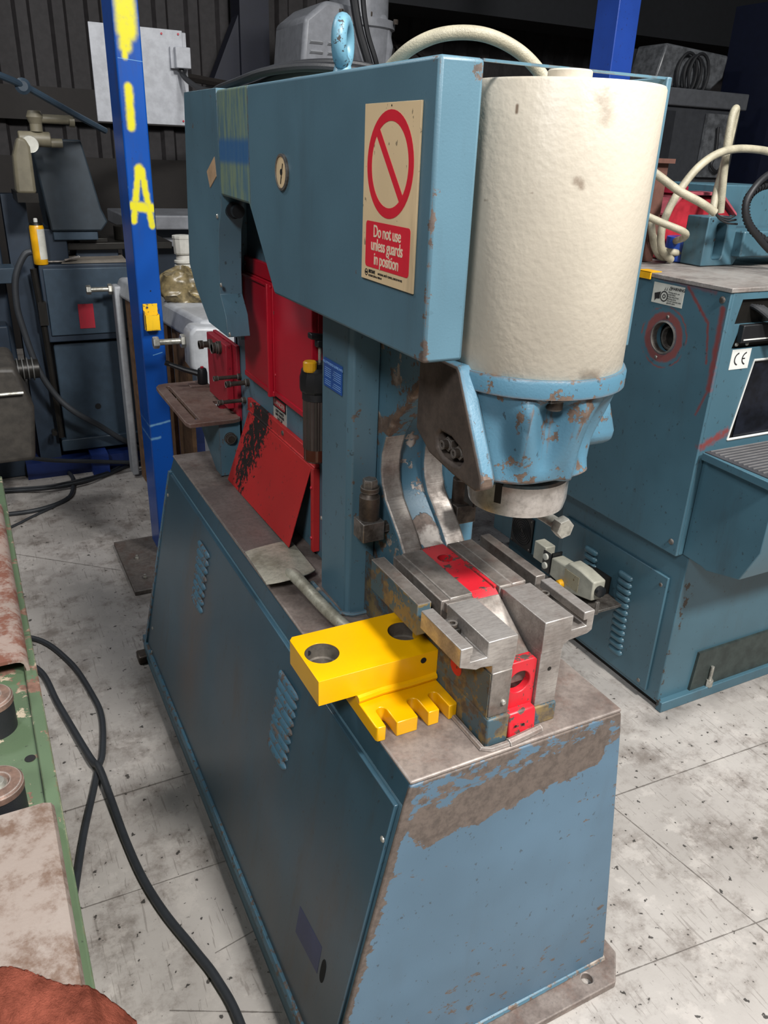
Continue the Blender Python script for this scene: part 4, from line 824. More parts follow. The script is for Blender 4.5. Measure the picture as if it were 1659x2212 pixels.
mb = MB(); pts = [(.395 + .0386 * math.cos(a), 4.98 + .0386 * math.sin(a)) for a in [math.radians(-95 + 11 * i) for i in range(9)]]; inn = [(.395 + .0378 * math.cos(a), 4.98 + .0378 * math.sin(a)) for a in [math.radians(-95 + 11 * i) for i in range(9)]][::-1]
mb.prism(pts + inn, 'z', 1.285, 1.445); part('can_label', mb, M_lblwhite, CN, smooth=None, label='white printed side')
mb = MB(); mb.prism([(.398, 1.42), (.418, 1.42), (.408, 1.438)], 'y', 4.9405, 4.9412); mb.bm.free()
mb = MB(); mb.lathe([(.034, 1.464), (.032, 1.474), (.012, 1.480)], (.395, 4.98, 0), 'z', 24); part('can_shoulder', mb, M_dark, CN)
mb = MB(); mb.lathe([(.011, 1.480), (.011, 1.496), (.007, 1.500)], (.395, 4.98, 0), 'z', 14); part('nozzle', mb, M_white, CN)
mb = MB(); mb.hexa([(.50, 4.97, 1.257), (.86, 4.97, 1.257), (.86, 5.15, 1.257), (.56, 5.15, 1.257), (.50, 4.97, 1.260), (.86, 4.97, 1.268), (.86, 5.15, 1.285), (.56, 5.15, 1.285)]); thing('clip_board', mb, M_paper, 'grubby flat card lying on the mill cabinet beside the spray can', 'card')
mb = MB(); mb.tube([(.30, 5.02, 1.262), (.52, 5.00, 1.266), (.60, 4.99, 1.292), (.52, 4.975, 1.275)], .006, 8); thing('metal_rod', mb, M_bolt, 'thin steel rod lying behind the spray can', 'rod')
mb = MB(); mb.tube([(-.4, 4.4, 2.22), (.14, 4.4, 2.20), (.34, 4.5, 2.14), (.42, 4.55, 2.11), (.62, 4.7, 2.02), (.80, 4.9, 1.95)], .016, 10); mb.lathe([(.022, -.01), (.036, 0), (.022, .01)], (.385, 4.52, 2.12), 'y', 16)
hb = thing('swing_arm', mb, M_mill, 'slim blue-grey jointed arm crossing the upper left corner', 'arm')
EB = root('electrical_enclosure', (1.2, 5.6, 2.0), 'flat pale grey electrical enclosure hung behind the blue post', 'enclosure')
mb = MB(); mb.box(.905, 1.425, 5.50, 5.68, 2.012, 2.512); part('enclosure_box', mb, M_boxgrey, EB, bevel=.004)
mb = MB(); mb.box(.86, 1.40, 5.49, 5.50, 2.005, 2.520); part('enclosure_door', mb, M_boxgrey, EB, bevel=.003)
mb = MB(); mb.box(1.335, 1.425, 5.41, 5.49, 2.315, 2.428); jb = part('junction_box', mb, M_boxgrey, EB, bevel=.005); mb = MB(); mb.box(1.315, 1.345, 5.46, 5.49, 2.315, 2.43); part('box_flange', mb, M_boxgrey, EB, bevel=.002)
for x, z in ((1.275, 2.495), (1.375, 2.03), (1.33, 2.36), (1.375, 2.50)): b = MB(); b.cyl((x, 0, z), .006, 5.49, 5.484, 'y', 10); part('door_screw', b, M_notch, EB)
mb = MB(); mb.tube(smooth_path([(1.37, 5.45, 2.33), (1.38, 5.42, 2.27), (1.42, 5.2, 2.20), (1.45, 4.8, 2.17), (1.40, 4.2, 2.155), (1.2, 3.4, 2.13), (.95, 2.7, 2.10), (.78, 2.4, 2.06), (.74, 2.28, 2.04)], 8), .016, 10); part('supply_conduit', mb, M_rubber, EB)
mb = MB(); mb.box(.95, 1.35, 5.68, 5.9, 2.1, 2.45); mb.box(1.10, 1.20, 5.7, 5.9, 0, 2.2); part('enclosure_stand', mb, M_darkwall, EB)
mb = MB(); mb.tube([(1.15, 5.9, 2.42), (1.6, 6.6, 2.36), (2.2, 7.0, 2.34), (3.0, 7.3, 2.33)], .03, 6); thing('cable_tray', mb, M_rail, 'dark cable tray running from the grey enclosure towards the motor', 'tray')
BN = root('machine_bed', (1.5, 6.2, 0), 'low pale grey machine bed in shadow between the post and the ironworker', 'bench')
mb = MB(); mb.box(1.08, 2.22, 6.2, 6.9, 1.32, 1.42); mb.box(1.08, 2.22, 6.2, 6.4, 1.20, 1.25); part('bed', mb, M_motor, BN, bevel=.01)
mb = MB(); mb.box(1.15, 2.15, 6.35, 6.8, 0, 1.32); part('stand', mb, M_milldk, BN)
mb = MB(); mb.box(.3, 2.8, 7.3, 7.9, 0, 1.95); mb.bm.free()

# grey bed casting on its crate
GB = root('machine_bed_casting', (1.05, 4.1, 0), 'light grey painted bed casting on a brown crate, behind the blue post', 'casting')
def bedx(y): return .84 + (.735 - .84) * (y - 3.38) / (4.83 - 3.38)
mb = MB()
mb.hexa([(bedx(3.42) + .02, 3.42, 1.10), (1.35, 3.42, 1.10), (1.35, 4.83, 1.10), (.745, 4.83, 1.10), (bedx(3.42) + .05, 3.46, 1.20), (1.35, 3.46, 1.20), (1.35, 4.80, 1.20), (.775, 4.80, 1.20)])
part('top_slab', mb, M_grey, GB, bevel=.02, seg=3)
mb = MB(); mb.prism([(.815, 1.16), (.815, 1.02), (.86, .95), (.88, .70), (.885, .05), (1.2, .05), (1.2, 1.17), (.84, 1.19)], 'y', 3.38, 3.50); part('end_leg', mb, M_grey, GB, bevel=.015, seg=3)
mb = MB(); mb.box(.735, .775, 4.72, 4.83, .02, 1.16); part('bed_leg', mb, M_grey, GB, bevel=.01)
for k, y in enumerate((4.62, 4.30, 4.0, 3.72)):
    b = MB(); b.box(bedx(y) + .035, bedx(y) + .055, y - .12 if k else y - .02, y + .155 if k else y + .09, .02, 1.10); part('crate_board', b, M_crate, GB)
mb = MB(); mb.box(.86, 1.3, 3.52, 4.7, 0, .05); part('crate_base', mb, M_crate, GB)
for (y, x, z) in ((4.80, .735, 1.135), (3.47, .818, 1.115)):
    b = MB(); b.hexn((0, y, z), .030, x, x - .022, 'x'); b.cyl((0, y, z), .013, x - .02, x - .115, 'x', 14); b.hexn((0, y, z), .026, x - .115, x - .140, 'x'); part('jacking_bolt', b, M_zinc, GB)
PV = root('plastic_fitting', (.95, 4.05, 1.2), 'white ribbed plastic pipe fitting standing on the grey bed', 'pipe fitting')
mb = MB(); px, py = .985, 4.10
prof_ = [(.030, 1.20), (.030, 1.27)]
for i in range(5): z = 1.275 + i * .022; prof_ += [(.046, z), (.046, z + .010), (.036, z + .012), (.036, z + .020)]
prof_ += [(.034, 1.40), (.044, 1.405)]; mb.lathe(prof_, (px, py, 0), 'z', 28); part('ribbed_stem', mb, M_pvc, PV, smooth=25)
mb = MB(); mb.lathe([(.040, 1.405), (.044, 1.41), (.048, 1.475), (.050, 1.478), (.050, 1.49), (.040, 1.492)], (px, py, 0), 'z', 12); part('screw_collar', mb, M_pvc, PV, smooth=20)
mb = MB(); bmesh.ops.create_icosphere(mb.bm, subdivisions=5, radius=1)
for v_ in mb.bm.verts:
    p = v_.co.copy(); n1 = mnoise.noise(p * 1.1 + Vector((3, 1, 2))); rdg = 1 - abs(mnoise.noise(p * 1.5 + Vector((8, 2, 5)))) * 2.2
    s_ = .95 + .35 * n1 + .22 * max(rdg, 0) ** 3 + .05 * mnoise.noise(p * 5)
    z = p.z * s_; z = max(z, -.42) ; v_.co = Vector((.965 + p.x * s_ * .130 * (1 - .25 * max(z, 0)), 3.99 + p.y * s_ * .105, 1.20 + (z + .42) * .105))
thing('oily_bag', mb, M_bag, 'crumpled oily brown cloth bundle leaning on the white plastic fitting', 'cloth bundle', smooth=35)

# ------------------------------------------------------------------ grey motor and roof services behind the hood
MO = root('grey_motor_drive', (2.75, 6.2, 0), 'large grey vertical motor with louvres, rising behind the eye bolt', 'motor')
mb = MB(); mb.prism([(2.32, 2.30), (3.0, 2.30), (3.06, 2.60), (3.0, 2.80), (2.52, 2.84), (2.36, 2.72)], 'y', 5.9, 6.5); part('cowl', mb, M_motor, MO, bevel=.03, seg=3)
mb = MB(); mb.lathe([(.20, 2.05), (.235, 2.35), (.245, 2.70), (.265, 2.71), (.265, 2.76), (.215, 2.765), (.21, 3.4)], (2.86, 6.1, 0), 'z', 40); part('motor_barrel', mb, M_motor, MO, smooth=30)
for x, z in ((2.63, 2.785), (3.06, 2.76), (2.86, 2.79)): b = MB(); b.hexn((x, 5.9, 0), .018, z - .02, z + .01, 'z'); part('flange_bolt', b, M_darkbolt, MO)
lvm = MB(); lvm.hexa([(-.05, 0, -.012), (.05, 0, -.012), (.05, .01, -.012), (-.05, .01, -.012), (-.045, -.02, .0), (.045, -.02, .0), (.045, .01, .014), (-.045, .01, .014)])
l0 = part('cowl_louvre', lvm, M_grey, MO, absolute=False, smooth=None, loc=(2.44 - 2.75, 5.895 - 6.2, 2.46))
for cx_ in (2.44, 2.575):
    for i in range(3):
        if cx_ == 2.44 and i == 0: continue
        again(l0, MO, (cx_ - 2.75, 5.895 - 6.2, 2.46 + i * .06))
mb = MB(); mb.box(2.25, 2.62, 5.85, 6.1, 2.28, 2.36); mb.cyl((0, 5.9, 2.40), .05, 2.3, 2.45, 'x', 14); mb.box(2.3, 3.3, 6.0, 6.8, .0, 2.30); part('gear_case', mb, M_motor, MO, bevel=.02)
mb = MB(); mb.tube(smooth_path([(2.62, 5.75, 3.1), (2.66, 5.76, 2.85), (2.70, 5.74, 2.65), (2.78, 5.72, 2.42), (2.84, 5.8, 2.25)], 8), .030, 10); part('flexible_conduit', mb, M_rubber, MO)
mb = MB(); mb.tube(smooth_path([(2.72, 5.75, 3.1), (2.73, 5.76, 2.85), (2.76, 5.74, 2.65), (2.83, 5.72, 2.45), (2.88, 5.8, 2.3)], 8), .018, 10); part('flexible_conduit', mb, M_rubber, MO)
TR = MB(); TR.box(-2.6, 2.6, -.04, .04, -.012, .012); tr = thing('light_trunking', TR, M_motor, 'long thin grey trunking strip running across the dark top of the back wall', 'trunking'); tr.location = (6.9, 8.3, 3.30); tr.rotation_euler = (0, .03, 0)
for i, (x0, z0) in enumerate(((4.1, 2.75), (4.5, 2.60))):
    b = MB(); b.tube([(x0 + .42 * math.cos(a), 8.553, z0 + .34 * math.sin(a)) for a in [PI * k / 14 for k in range(15)]], .022, 8); thing('cable_loop', b, M_rail, ('larger' if i == 0 else 'smaller') + ' dark cable loop hanging on the back wall above the hood', 'cable')
SK = MB(); SK.box(3.6, 9.0, 7.6, 8.2, 3.15, 4.6); thing('dark_stacked_stock', SK, M_darkwall, 'dark bulky stock on the high shelf in the upper right corner', 'stock')
# far cabinets at right
FC = root('electrical_cabinets', (5.9, 5.7, 0), 'dim grey electrical cabinets with a bright glazed door, far right behind', 'cabinet')
mb = MB(); mb.box(4.95, 6.30, 5.5, 6.3, 0, 2.34); part('cabinet_body', mb, M_wallcab, FC, bevel=.01)
mb = MB(); mb.box(4.95, 6.32, 5.46, 5.5, 2.34, 2.47); part('cabinet_cornice', mb, plain('cornice_grey', '#4E5054', .5), FC, bevel=.01)
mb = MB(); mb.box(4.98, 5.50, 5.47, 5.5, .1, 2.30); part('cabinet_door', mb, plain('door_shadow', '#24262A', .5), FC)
mb = MB(); mb.box(5.87, 6.22, 5.46, 5.49, 1.80, 2.30); part('glazed_door', mb, M_glaze, FC)
mb = MB(); mb.tube(smooth_path([(5.98, 5.43, 2.2), (6.0, 5.42, 2.0), (5.97, 5.42, 1.9), (6.05, 5.42, 1.85), (6.12, 5.43, 1.9)], 6), .012, 8); part('hanging_flex', mb, M_rubber, FC)
WC = root('control_box', (5.85, 6.0, 2.5), 'grubby whitish control box with coiled black cable, upper right', 'control box')
mb = MB(); mb.prism([(5.47, 2.50), (6.15, 2.50), (6.28, 2.60), (6.30, 2.78), (5.55, 2.82)], 'y', 5.75, 6.1); part('box_body', mb, M_glaze, WC, bevel=.02)
for k, (dx, rr_) in enumerate(((0, .16), (.06, .14), (.12, .16))):
    b = MB(); b.tube([(5.78 + dx + rr_ * .7 * math.cos(a), 5.70 - .01 * k, 2.60 + rr_ * math.sin(a)) for a in [2 * PI * i / 24 for i in range(25)]], .013, 8, caps=False); part('cable_coil', b, M_rubber, WC)
mb = MB(); mb.box(5.5, 6.3, 6.1, 6.3, 2.48, 2.8); part('backing_panel', mb, M_darkwall, WC)
mb = MB(); mb.box(6.55, 7.1, 5.4, 6.0, 0, 3.2); thing('blue_machine_body', mb, M_navy, 'dark blue machine column at the far right edge behind the cream hoses', 'machine')

# ------------------------------------------------------------------ the grinder at right
GR = root('surface_grinder', (2.6, 2.2, 0), 'large teal machine on the right with a round port, louvred panel and warning label', 'machine')
y0 = 1.666
mb = MB(); mb.prism([(1.666, .03), (1.666, .66), (2.335, .66), (2.335, .03)], 'x', 2.089, 3.6); lowc = part('plinth_cabinet', mb, M_rsteel, GR, bevel=.004)
mb = MB(); mb.box(2.20, 3.6, 1.60, 1.68, .225, .57); mb.bm.free()
mb = MB(); mb.box(2.11, 3.6, 1.655, 2.33, .0, .03); part('base_rail', mb, M_dark, GR)
mb = MB(); mb.prism([(2.255, .215), (3.5, .215), (3.5, .03), (2.245, .03)], 'y', 1.655, 1.666); pk = part('floor_recess', mb, plain('dark_recess', '#2F3734', .6, var=.3), GR, smooth=None)  # flat darker panel set low on the front, not sunk in
mb = MB(); mb.box(2.089, 3.6, 1.640, 1.668, .0, .045); part('toe_rail', mb, M_rsteel, GR, bevel=.003)
mb = MB(); mb.cyl((2.34, 1.648, 0), .014, .045, .075, 'z', 6); mb.cyl((2.34, 1.648, 0), .007, .075, .135, 'z', 10); part('levelling_screw', mb, M_zinc, GR)
# access panel
mb = MB(); mb.box(2.078, 2.089, 1.722, 2.300, .050, .545); ap = part('access_panel', mb, M_rsteel, GR, bevel=.004)
for y, z in ((1.750, .505), (1.762, .075), (2.28, .515), (2.28, .09)): screw(ap, (2.078, y, z), .008, mat=M_bolt)
lr = part('louvre', louvre(.078, .024, .012), M_rsteel, ap, absolute=False, smooth=50, loc=Vector((2.078, 1.920, .455)) - GR.location)
for i in range(1, 12): again(lr, ap, Vector((2.078, 1.920 - .0015 * i, .455 - i * .0298)) - GR.location)
for i in range(8): again(lr, ap, Vector((2.078, 2.120 - .0015 * i, .468 - i * .0298)) - GR.location)
# upper housing
port = circ(1.925, 1.370, .050, 32)
mb = MB(); mb.prism([(1.69, .655), (1.69, 1.555), (2.75, 1.555), (2.75, .655)], 'x', 2.05, 2.09, holes=[port]); uh = part('side_sheet', mb, M_rupper, GR, bevel=.003)
mb = MB(); mb.box(2.09, 3.6, 1.70, 2.75, 1.43, 1.552); mb.box(2.09, 3.6, 1.70, 1.9, .66, 1.43); mb.box(2.20, 3.6, 1.9, 2.75, .66, 1.43); mb.box(2.09, 2.2, 2.1, 2.75, .66, 1.43); part('housing', mb, M_dark, GR)
mb = MB(); mb.box(2.045, 3.6, 1.685, 2.75, 1.552, 1.566); part('top_surface', mb, M_rtop, GR, bevel=.002)
mb = MB(); mb.prism([(2.06, .66), (2.06, 1.552), (3.6, 1.552), (3.6, .66)], 'y', 1.688, 1.70, holes=[[(2.175, 1.07), (2.215, 1.33), (3.3, 1.33), (3.3, 1.07)], [(2.090, 1.455), (2.105, 1.530), (2.30, 1.530), (2.30, 1.455)], [(2.10, 1.378), (2.115, 1.432), (2.4, 1.432), (2.4, 1.378)]]); part('face_sheet', mb, M_rupper, GR, bevel=.002)
mb = MB(); mb.lathe([(.052, 2.052), (.055, 2.047), (.050, 2.045), (.049, 2.07)], (0, 1.925, 1.370), 'x', 36, cap=False); prt = part('port_rim', mb, M_bolt, GR)
mb = MB(); mb.lathe([(.0405, 2.09), (.0405, 2.075), (.034, 2.073), (.034, 2.13), (.0001, 2.13)], (0, 1.918, 1.368), 'x', 36, cap=False); part('bearing_cup', mb, M_bolt, GR); mb = MB(); mb.cyl((0, 1.925, 1.37), .055, 2.092, 2.095, 'x', 30); part('port_shadow_plate', mb, M_dark, GR)
for y, z in ((1.921, 1.438), (1.941, 1.300)): screw(uh, (2.05, y, z), .0065, mat=M_bolt)
for y, z in ((1.718, 1.527), (1.72, .70)): screw(uh, (2.05, y, z), .011, h=.006, mat=M_bolt)
mb = MB(); mb.box(2.0485, 2.05, 1.870, 2.005, 1.474, 1.540); wl = part('warning_label', mb, M_lblwhite, GR, bevel=.0005, label='worn white warning label with a hand pictogram')
mb = MB(); mb.prism(circ(1.952, 1.500, .017, 24), 'x', 2.048, 2.0486, holes=[circ(1.952, 1.500, .0135, 24)]); mb.prism(circ(1.952, 1.500, .007, 16), 'x', 2.048, 2.0486, holes=[circ(1.952, 1.500, .004, 16)])
mb.prism([(1.995, 1.505), (1.968, 1.513), (1.971, 1.500), (1.969, 1.490), (1.985, 1.488), (1.990, 1.480), (1.992, 1.490)], 'x', 2.048, 2.0486)
mb.prism([(1.949, 1.530), (1.955, 1.519), (1.952, 1.518)], 'x', 2.048, 2.0486); mb.prism([(1.941, 1.531), (1.946, 1.520), (1.943, 1.519)], 'x', 2.048, 2.0486); part('pictogram', mb, M_ink, wl, smooth=None)
text('lettering', 'WARNING', .0125, (2.0482, 1.898, 1.529), XL, M_ink, wl, bold=.0003); mb = MB(); mb.prism([(1.935, 1.523), (1.923, 1.523), (1.929, 1.535)], 'x', 2.048, 2.0486, holes=[[(1.9325, 1.5245), (1.9255, 1.5245), (1.929, 1.5325)]]); part('warning_triangle', mb, M_ink, wl, smooth=None)
for i, s_ in enumerate(('Moving parts can', 'crush hand.', 'Keep away from', 'moving parts.', 'Do not operate with', 'guards open.')): text('small_print', s_, .0072, (2.0484, 1.936, 1.516 - i * .0068), XL, M_ink, wl, align='LEFT')
mb = MB(); mb.box(2.106, 2.192, 1.6865, 1.688, 1.312, 1.376); ce = part('ce_label', mb, M_white, GR, smooth=None, label='white CE mark label')
def arc(cx, cz, r, w, a0, a1, y=1.686):
    A = [math.radians(a0 + (a1 - a0) * i / 14) for i in range(15)]
    return [(cx + r * math.cos(a), cz + r * math.sin(a)) for a in A] + [(cx + (r - w) * math.cos(a), cz + (r - w) * math.sin(a)) for a in A[::-1]]
mb = MB(); mb.prism(arc(2.142, 1.345, .021, .0045, 100, 260), 'y', 1.6860, 1.6866); mb.prism(arc(2.176, 1.345, .021, .0045, 100, 260), 'y', 1.6860, 1.6866); mb.box(2.158, 2.170, 1.6860, 1.6866, 1.343, 1.347); part('ce_mark', mb, M_ink, ce, smooth=None)
for x in (2.118, 2.165): b = MB(); b.lathe([(.0065, 1.688), (.005, 1.684), (.002, 1.683)], (x, 0, 1.392 - .0), 'y', 12); part('rivet', b, M_zinc, GR)
mb = MB(); mb.box(2.112, 2.40, 1.668, 1.690, 1.400, 1.455); dp = part('black_display', mb, M_black, GR, bevel=.003)
mb = MB(); mb.box(2.12, 2.40, 1.6665, 1.668, 1.408, 1.412); part('display_edge', mb, M_white, dp)
mb = MB(); mb.box(2.21, 3.3, 1.695, 1.699, 1.07, 1.33); part('dark_window', mb, plain('dark_speckled_window', '#10131B', .25, var=.6), GR)
mb = MB(); mb.tube([(2.175, 1.688, 1.07), (2.217, 1.688, 1.335), (3.3, 1.688, 1.335)], .0045, 6); mb.tube([(2.175, 1.688, 1.07), (3.3, 1.688, 1.07)], .0045, 6); part('window_trim', mb, M_white, GR)
for i in range(5):
    b = MB(); b.tube(smooth_path([(2.16 + .012 * i, 1.72, 1.51), (2.17 + .014 * i, 1.68, 1.50 - .003 * i), (2.21 + .012 * i, 1.64, 1.46), (2.27 + .01 * i, 1.61, 1.40)], 6), .0075, 8); part('loom_cable', b, M_rubber, GR)
# apron and tray
mb = MB(); mb.prism([(2.055, 1.675), (2.04, 1.40), (3.6, 1.40), (3.6, 1.675)], 'z', 1.020, 1.045); part('tray_rim', mb, M_rsteel, GR, bevel=.002)
mb = MB(); mb.box(2.062, 3.6, 1.41, 1.672, 1.0452, 1.048); tm = part('rubber_tray_mat', mb, plain('tray_rubber', '#3C3C3F', .5), GR)
rb = MB(); rb.box(0, 1.4, -.002, .002, 0, .003); r0_ = part('mat_rib', rb, plain('tray_rib', '#6C6A6A', .45), tm, absolute=False, smooth=None, loc=Vector((2.08, 1.424, 1.048)) - GR.location)
for i in range(1, 14): again(r0_, tm, Vector((2.08, 1.424 + .0185 * i, 1.048)) - GR.location)
mb = MB(); mb.prism([(1.685, .66), (1.60, .655), (1.578, .649), (1.45, .68), (1.40, .80), (1.40, 1.02), (1.685, 1.02)], 'x', 2.078, 3.6); part('apron_box', mb, M_rsteel, GR, bevel=.003)
# cabinet further back with the fan grille
mb = MB(); mb.box(2.30, 3.4, 2.40, 3.09, .10, .64); mb.box(2.36, 3.3, 2.46, 3.02, .0, .10); bc = part('cooling_cabinet', mb, M_rsteel, GR, bevel=.004)
mb = MB(); mb.box(2.291, 2.300, 2.755, 2.925, .105, .285); fg = part('fan_grille', mb, M_black, GR, bevel=.003)
for k in range(6): b = MB(); b.tube([(2.2895, 2.84 + (.014 + .012 * k) * math.cos(a), .195 + (.014 + .012 * k) * math.sin(a)) for a in [2 * PI * i / 24 for i in range(25)]], .0018, 5, caps=False); part('grille_ring', b, M_rubber, fg)
for y in (2.768, 2.912):
    for z in (.118, .272): screw(fg, (2.291, y, z), .006, mat=M_bolt)
# grey limit-switch box on the back of the panel
SB = root('switch_box', (2.0, 2.1, .25), 'grey-beige control switch box bolted in front of the louvred panel', 'switch box')
M_sb = plain('switch_box_beige', '#A5A294', .45, var=.15)
mb = MB(); mb.prism([(1.905, .385), (1.905, .465), (1.985, .478), (2.055, .478), (2.075, .455), (2.16, .450), (2.16, .37), (2.03, .355)], 'x', 1.935, 1.995); sb = part('main_housing', mb, M_sb, SB, bevel=.006)
mb = MB(); mb.box(1.935, 1.985, 2.20, 2.275, .395, .475); part('terminal_housing', mb, M_sb, SB, bevel=.004)
mb = MB(); mb.box(1.94, 1.99, 2.160, 2.166, .365, .465); sp_ = part('socket_plate', mb, M_black, SB)
mb = MB(); mb.box(1.928, 1.936, 2.160, 2.205, .375, .465); part('plug_face', mb, M_black, SB, bevel=.002)
for z in (.405, .445): b = MB(); b.lathe([(.014, 1.928), (.014, 1.920), (.007, 1.919)], (0, 2.182, z), 'x', 16); part('plug_socket', b, M_lblwhite, SB)
mb = MB(); mb.box(1.9335, 1.935, 1.985, 2.07, .380, .445); part('rating_plate', mb, paint('rusty_label', '#9A9178', under='#7B5A33', chip=.6, cscale=60, edge=0), SB)
mb = MB(); mb.lathe([(.022, 1.905), (.022, 1.888), (.015, 1.884)], (1.965, 0, .425), 'y', 16); part('cable_gland', mb, M_black, SB)
mb = MB(); mb.lathe([(.018, 1.935), (.016, 1.915), (.008, 1.912)], (0, 2.08, .372), 'x', 16); part('yellow_button', mb, M_cap, SB)
mb = MB(); mb.box(1.93, 2.0775, 1.875, 2.17, .345, .356); mb.box(1.93, 1.945, 1.868, 1.878, .345, .40); part('mounting_bracket', mb, M_bolt, SB, bevel=.001)
mb = MB(); mb.box(1.99, 2.0775, 1.96, 2.08, .346, .43); part('bracket_back', mb, M_dark, SB)

SB.location.z -= .018; SB.location.y += .03

# ------------------------------------------------------------------ on top of the grinder
ZT = 1.566
BK = root('hinged_casting', (2.5, 2.12, ZT), 'teal cast bracket with a rounded pocket, lying on the right-hand machine', 'casting')
mb = MB(); mb.prism([(2.355, 1.568), (2.355, 1.735), (2.50, 1.735), (2.50, 1.695), (2.95, 1.70), (2.95, 1.60), (2.62, 1.60), (2.555, 1.62), (2.52, 1.568)], 'y', 2.10, 2.20, holes=[rrect(2.40, 2.455, 1.588, 1.715, .018)]); part('bracket_body', mb, M_rsteel, BK, bevel=.004)
mb = MB(); mb.cyl((2.425, 2.17, 0), .038, 1.568, 1.732, 'z', 24); part('pivot_boss', mb, M_rsteel, BK)
mb = MB(); mb.box(2.50, 2.95, 2.06, 2.30, 1.60, 1.69); part('arm_block', mb, M_rsteel, BK, bevel=.006)
mb = MB(); mb.cyl((2.432, 0, 1.655), .005, 2.133, 2.128, 'y', 12); part('drilled_hole', mb, M_hole, BK)
mb = MB(); mb.cyl((2.375, 0, 1.722), .003, 2.10, 2.098, 'y', 10); part('drilled_hole', mb, M_hole, BK)
TB = MB(); TB.box(2.72, 3.18, 2.42, 2.75, 1.566, 1.83); thing('teal_cabinet', TB, M_rsteel, 'plain teal box at the back of the machine top, behind the red motor', 'cabinet', bevel=.004)
RM = root('red_pump', (2.72, 2.5, ZT), 'dusty red faceted pump housing behind the teal bracket', 'pump')
mb = MB(); mb.prism([(2.38, 1.60), (2.38, 1.70), (2.43, 1.765), (2.585, 1.765), (2.66, 1.70), (2.66, 1.60), (2.6, 1.575), (2.44, 1.575)], 'y', 2.34, 2.41); mb.bm.free()
mb = MB(); mb.prism([(2.36, 1.568), (2.36, 1.72), (2.43, 1.79), (2.62, 1.79), (2.72, 1.72), (2.72, 1.568)], 'y', 2.32, 2.41); part('housing', mb, plain('dusty_red', '#A02631', .45, var=.25), RM, bevel=.008)
mb = MB(); mb.prism([(2.355, 1.722), (2.430, 1.795), (2.622, 1.795), (2.725, 1.722), (2.725, 1.732), (2.626, 1.806), (2.426, 1.806), (2.355, 1.732)], 'y', 2.30, 2.415); part('top_rim', mb, plain('faded_red', '#A8505A', .5), RM, bevel=.002)
mb = MB(); mb.box(2.40, 2.46, 2.32, 2.40, 1.80, 1.825); part('red_tab', mb, plain('tab_red', '#A8203A', .5), RM)
mb = MB(); mb.cyl((2.40, 2.25, 0), .055, 1.568, 1.655, 'z', 24); thing('blue_tub', mb, M_post2, 'small blue tub under the loops of cream hose', 'tub', bevel=.003)
mb = MB(); mb.box(2.14, 2.28, 2.26, 2.30, 1.568, 1.905); mb.box(2.09, 2.29, 2.24, 2.30, 1.900, 1.915); thing('brown_board', mb, M_brownboard, 'upright brown board beside the cylinder, on the machine top', 'board')
def hose(name, pts, r, mat, label, cat='hose', n=10, seg=12):
    b = MB(); b.tube(smooth_path(pts, n), r, seg); return thing(name, b, mat, label, cat, smooth=60)
import itertools
hose('hydraulic_hose', [(2.31, 2.2, 1.58), (2.235, 2.18, 1.62), (2.21, 2.17, 1.70), (2.24, 2.16, 1.80), (2.33, 2.16, 1.90), (2.45, 2.16, 1.95), (2.62, 2.16, 1.955), (2.8, 2.16, 1.93)], .0135, M_hose, 'cream hose arching to the right edge, tallest of the wide arcs')
hose('hydraulic_hose', [(1.98, 2.18, 1.93), (2.08, 2.13, 1.875), (2.16, 2.08, 1.82), (2.23, 2.04, 1.785), (2.285, 2.02, 1.755)], .0135, M_hose, 'cream hose ending in frayed black wires above the bracket')
wr = MB()
for k in range(3): wr.tube(smooth_path([(2.285, 2.02, 1.755), (2.31, 2.015, 1.742 - .004 * k), (2.345, 2.01, 1.738 - .008 * k), (2.372 + .01 * k, 2.01, 1.747 - .014 * k)], 6), .0035, 6)
thing('frayed_wires', wr, M_rubber, 'short black wire ends at the cut tip of the cream hose', 'wires', smooth=60)
hose('hydraulic_hose', [(2.02, 2.15, 1.76), (2.12, 2.10, 1.72), (2.20, 2.06, 1.69), (2.27, 2.12, 1.665), (2.36, 2.24, 1.640), (2.44, 2.27, 1.635)], .012, M_hose, 'cream hose running low from the cylinder to the bracket')
hose('hydraulic_hose', [(2.36, 2.24, 1.585), (2.28, 2.22, 1.588), (2.235, 2.22, 1.63), (2.225, 2.24, 1.70), (2.25, 2.25, 1.66), (2.30, 2.24, 1.61), (2.37, 2.22, 1.60)], .013, M_hose, 'cream hose coiled in a tight loop at the foot of the board')
hose('hydraulic_hose', [(2.49, 2.21, 1.70), (2.52, 2.24, 1.80), (2.555, 2.26, 1.92), (2.56, 2.26, 2.02), (2.55, 2.25, 2.075), (2.535, 2.24, 2.085), (2.515, 2.23, 2.06), (2.505, 2.22, 1.98), (2.52, 2.22, 1.86), (2.54, 2.22, 1.74)], .0135, M_hose, 'cream hose in a tall narrow upright loop at right')
hose('corrugated_conduit', [(2.62, 2.02, 1.90), (2.50, 2.0, 1.885), (2.41, 1.98, 1.845), (2.372, 1.975, 1.785), (2.405, 1.97, 1.72), (2.54, 1.965, 1.63), (2.66, 1.96, 1.60)], .011, M_rubber, 'smooth black conduit curving over the bracket at the right edge', 'conduit')
cc = MB(); path = smooth_path([(2.62, 2.04, 1.845), (2.50, 2.03, 1.84), (2.43, 2.02, 1.80), (2.435, 2.01, 1.735), (2.50, 2.0, 1.68), (2.62, 1.99, 1.64)], 12)
cc.tube(path, .011, 12); N_ = len(path)
for i in range(2, N_ - 2, 2):
    d_ = (path[i + 1] - path[i - 1]).normalized(); cc.tube([path[i] - d_ * .0022, path[i] + d_ * .0022], .0145, 12)
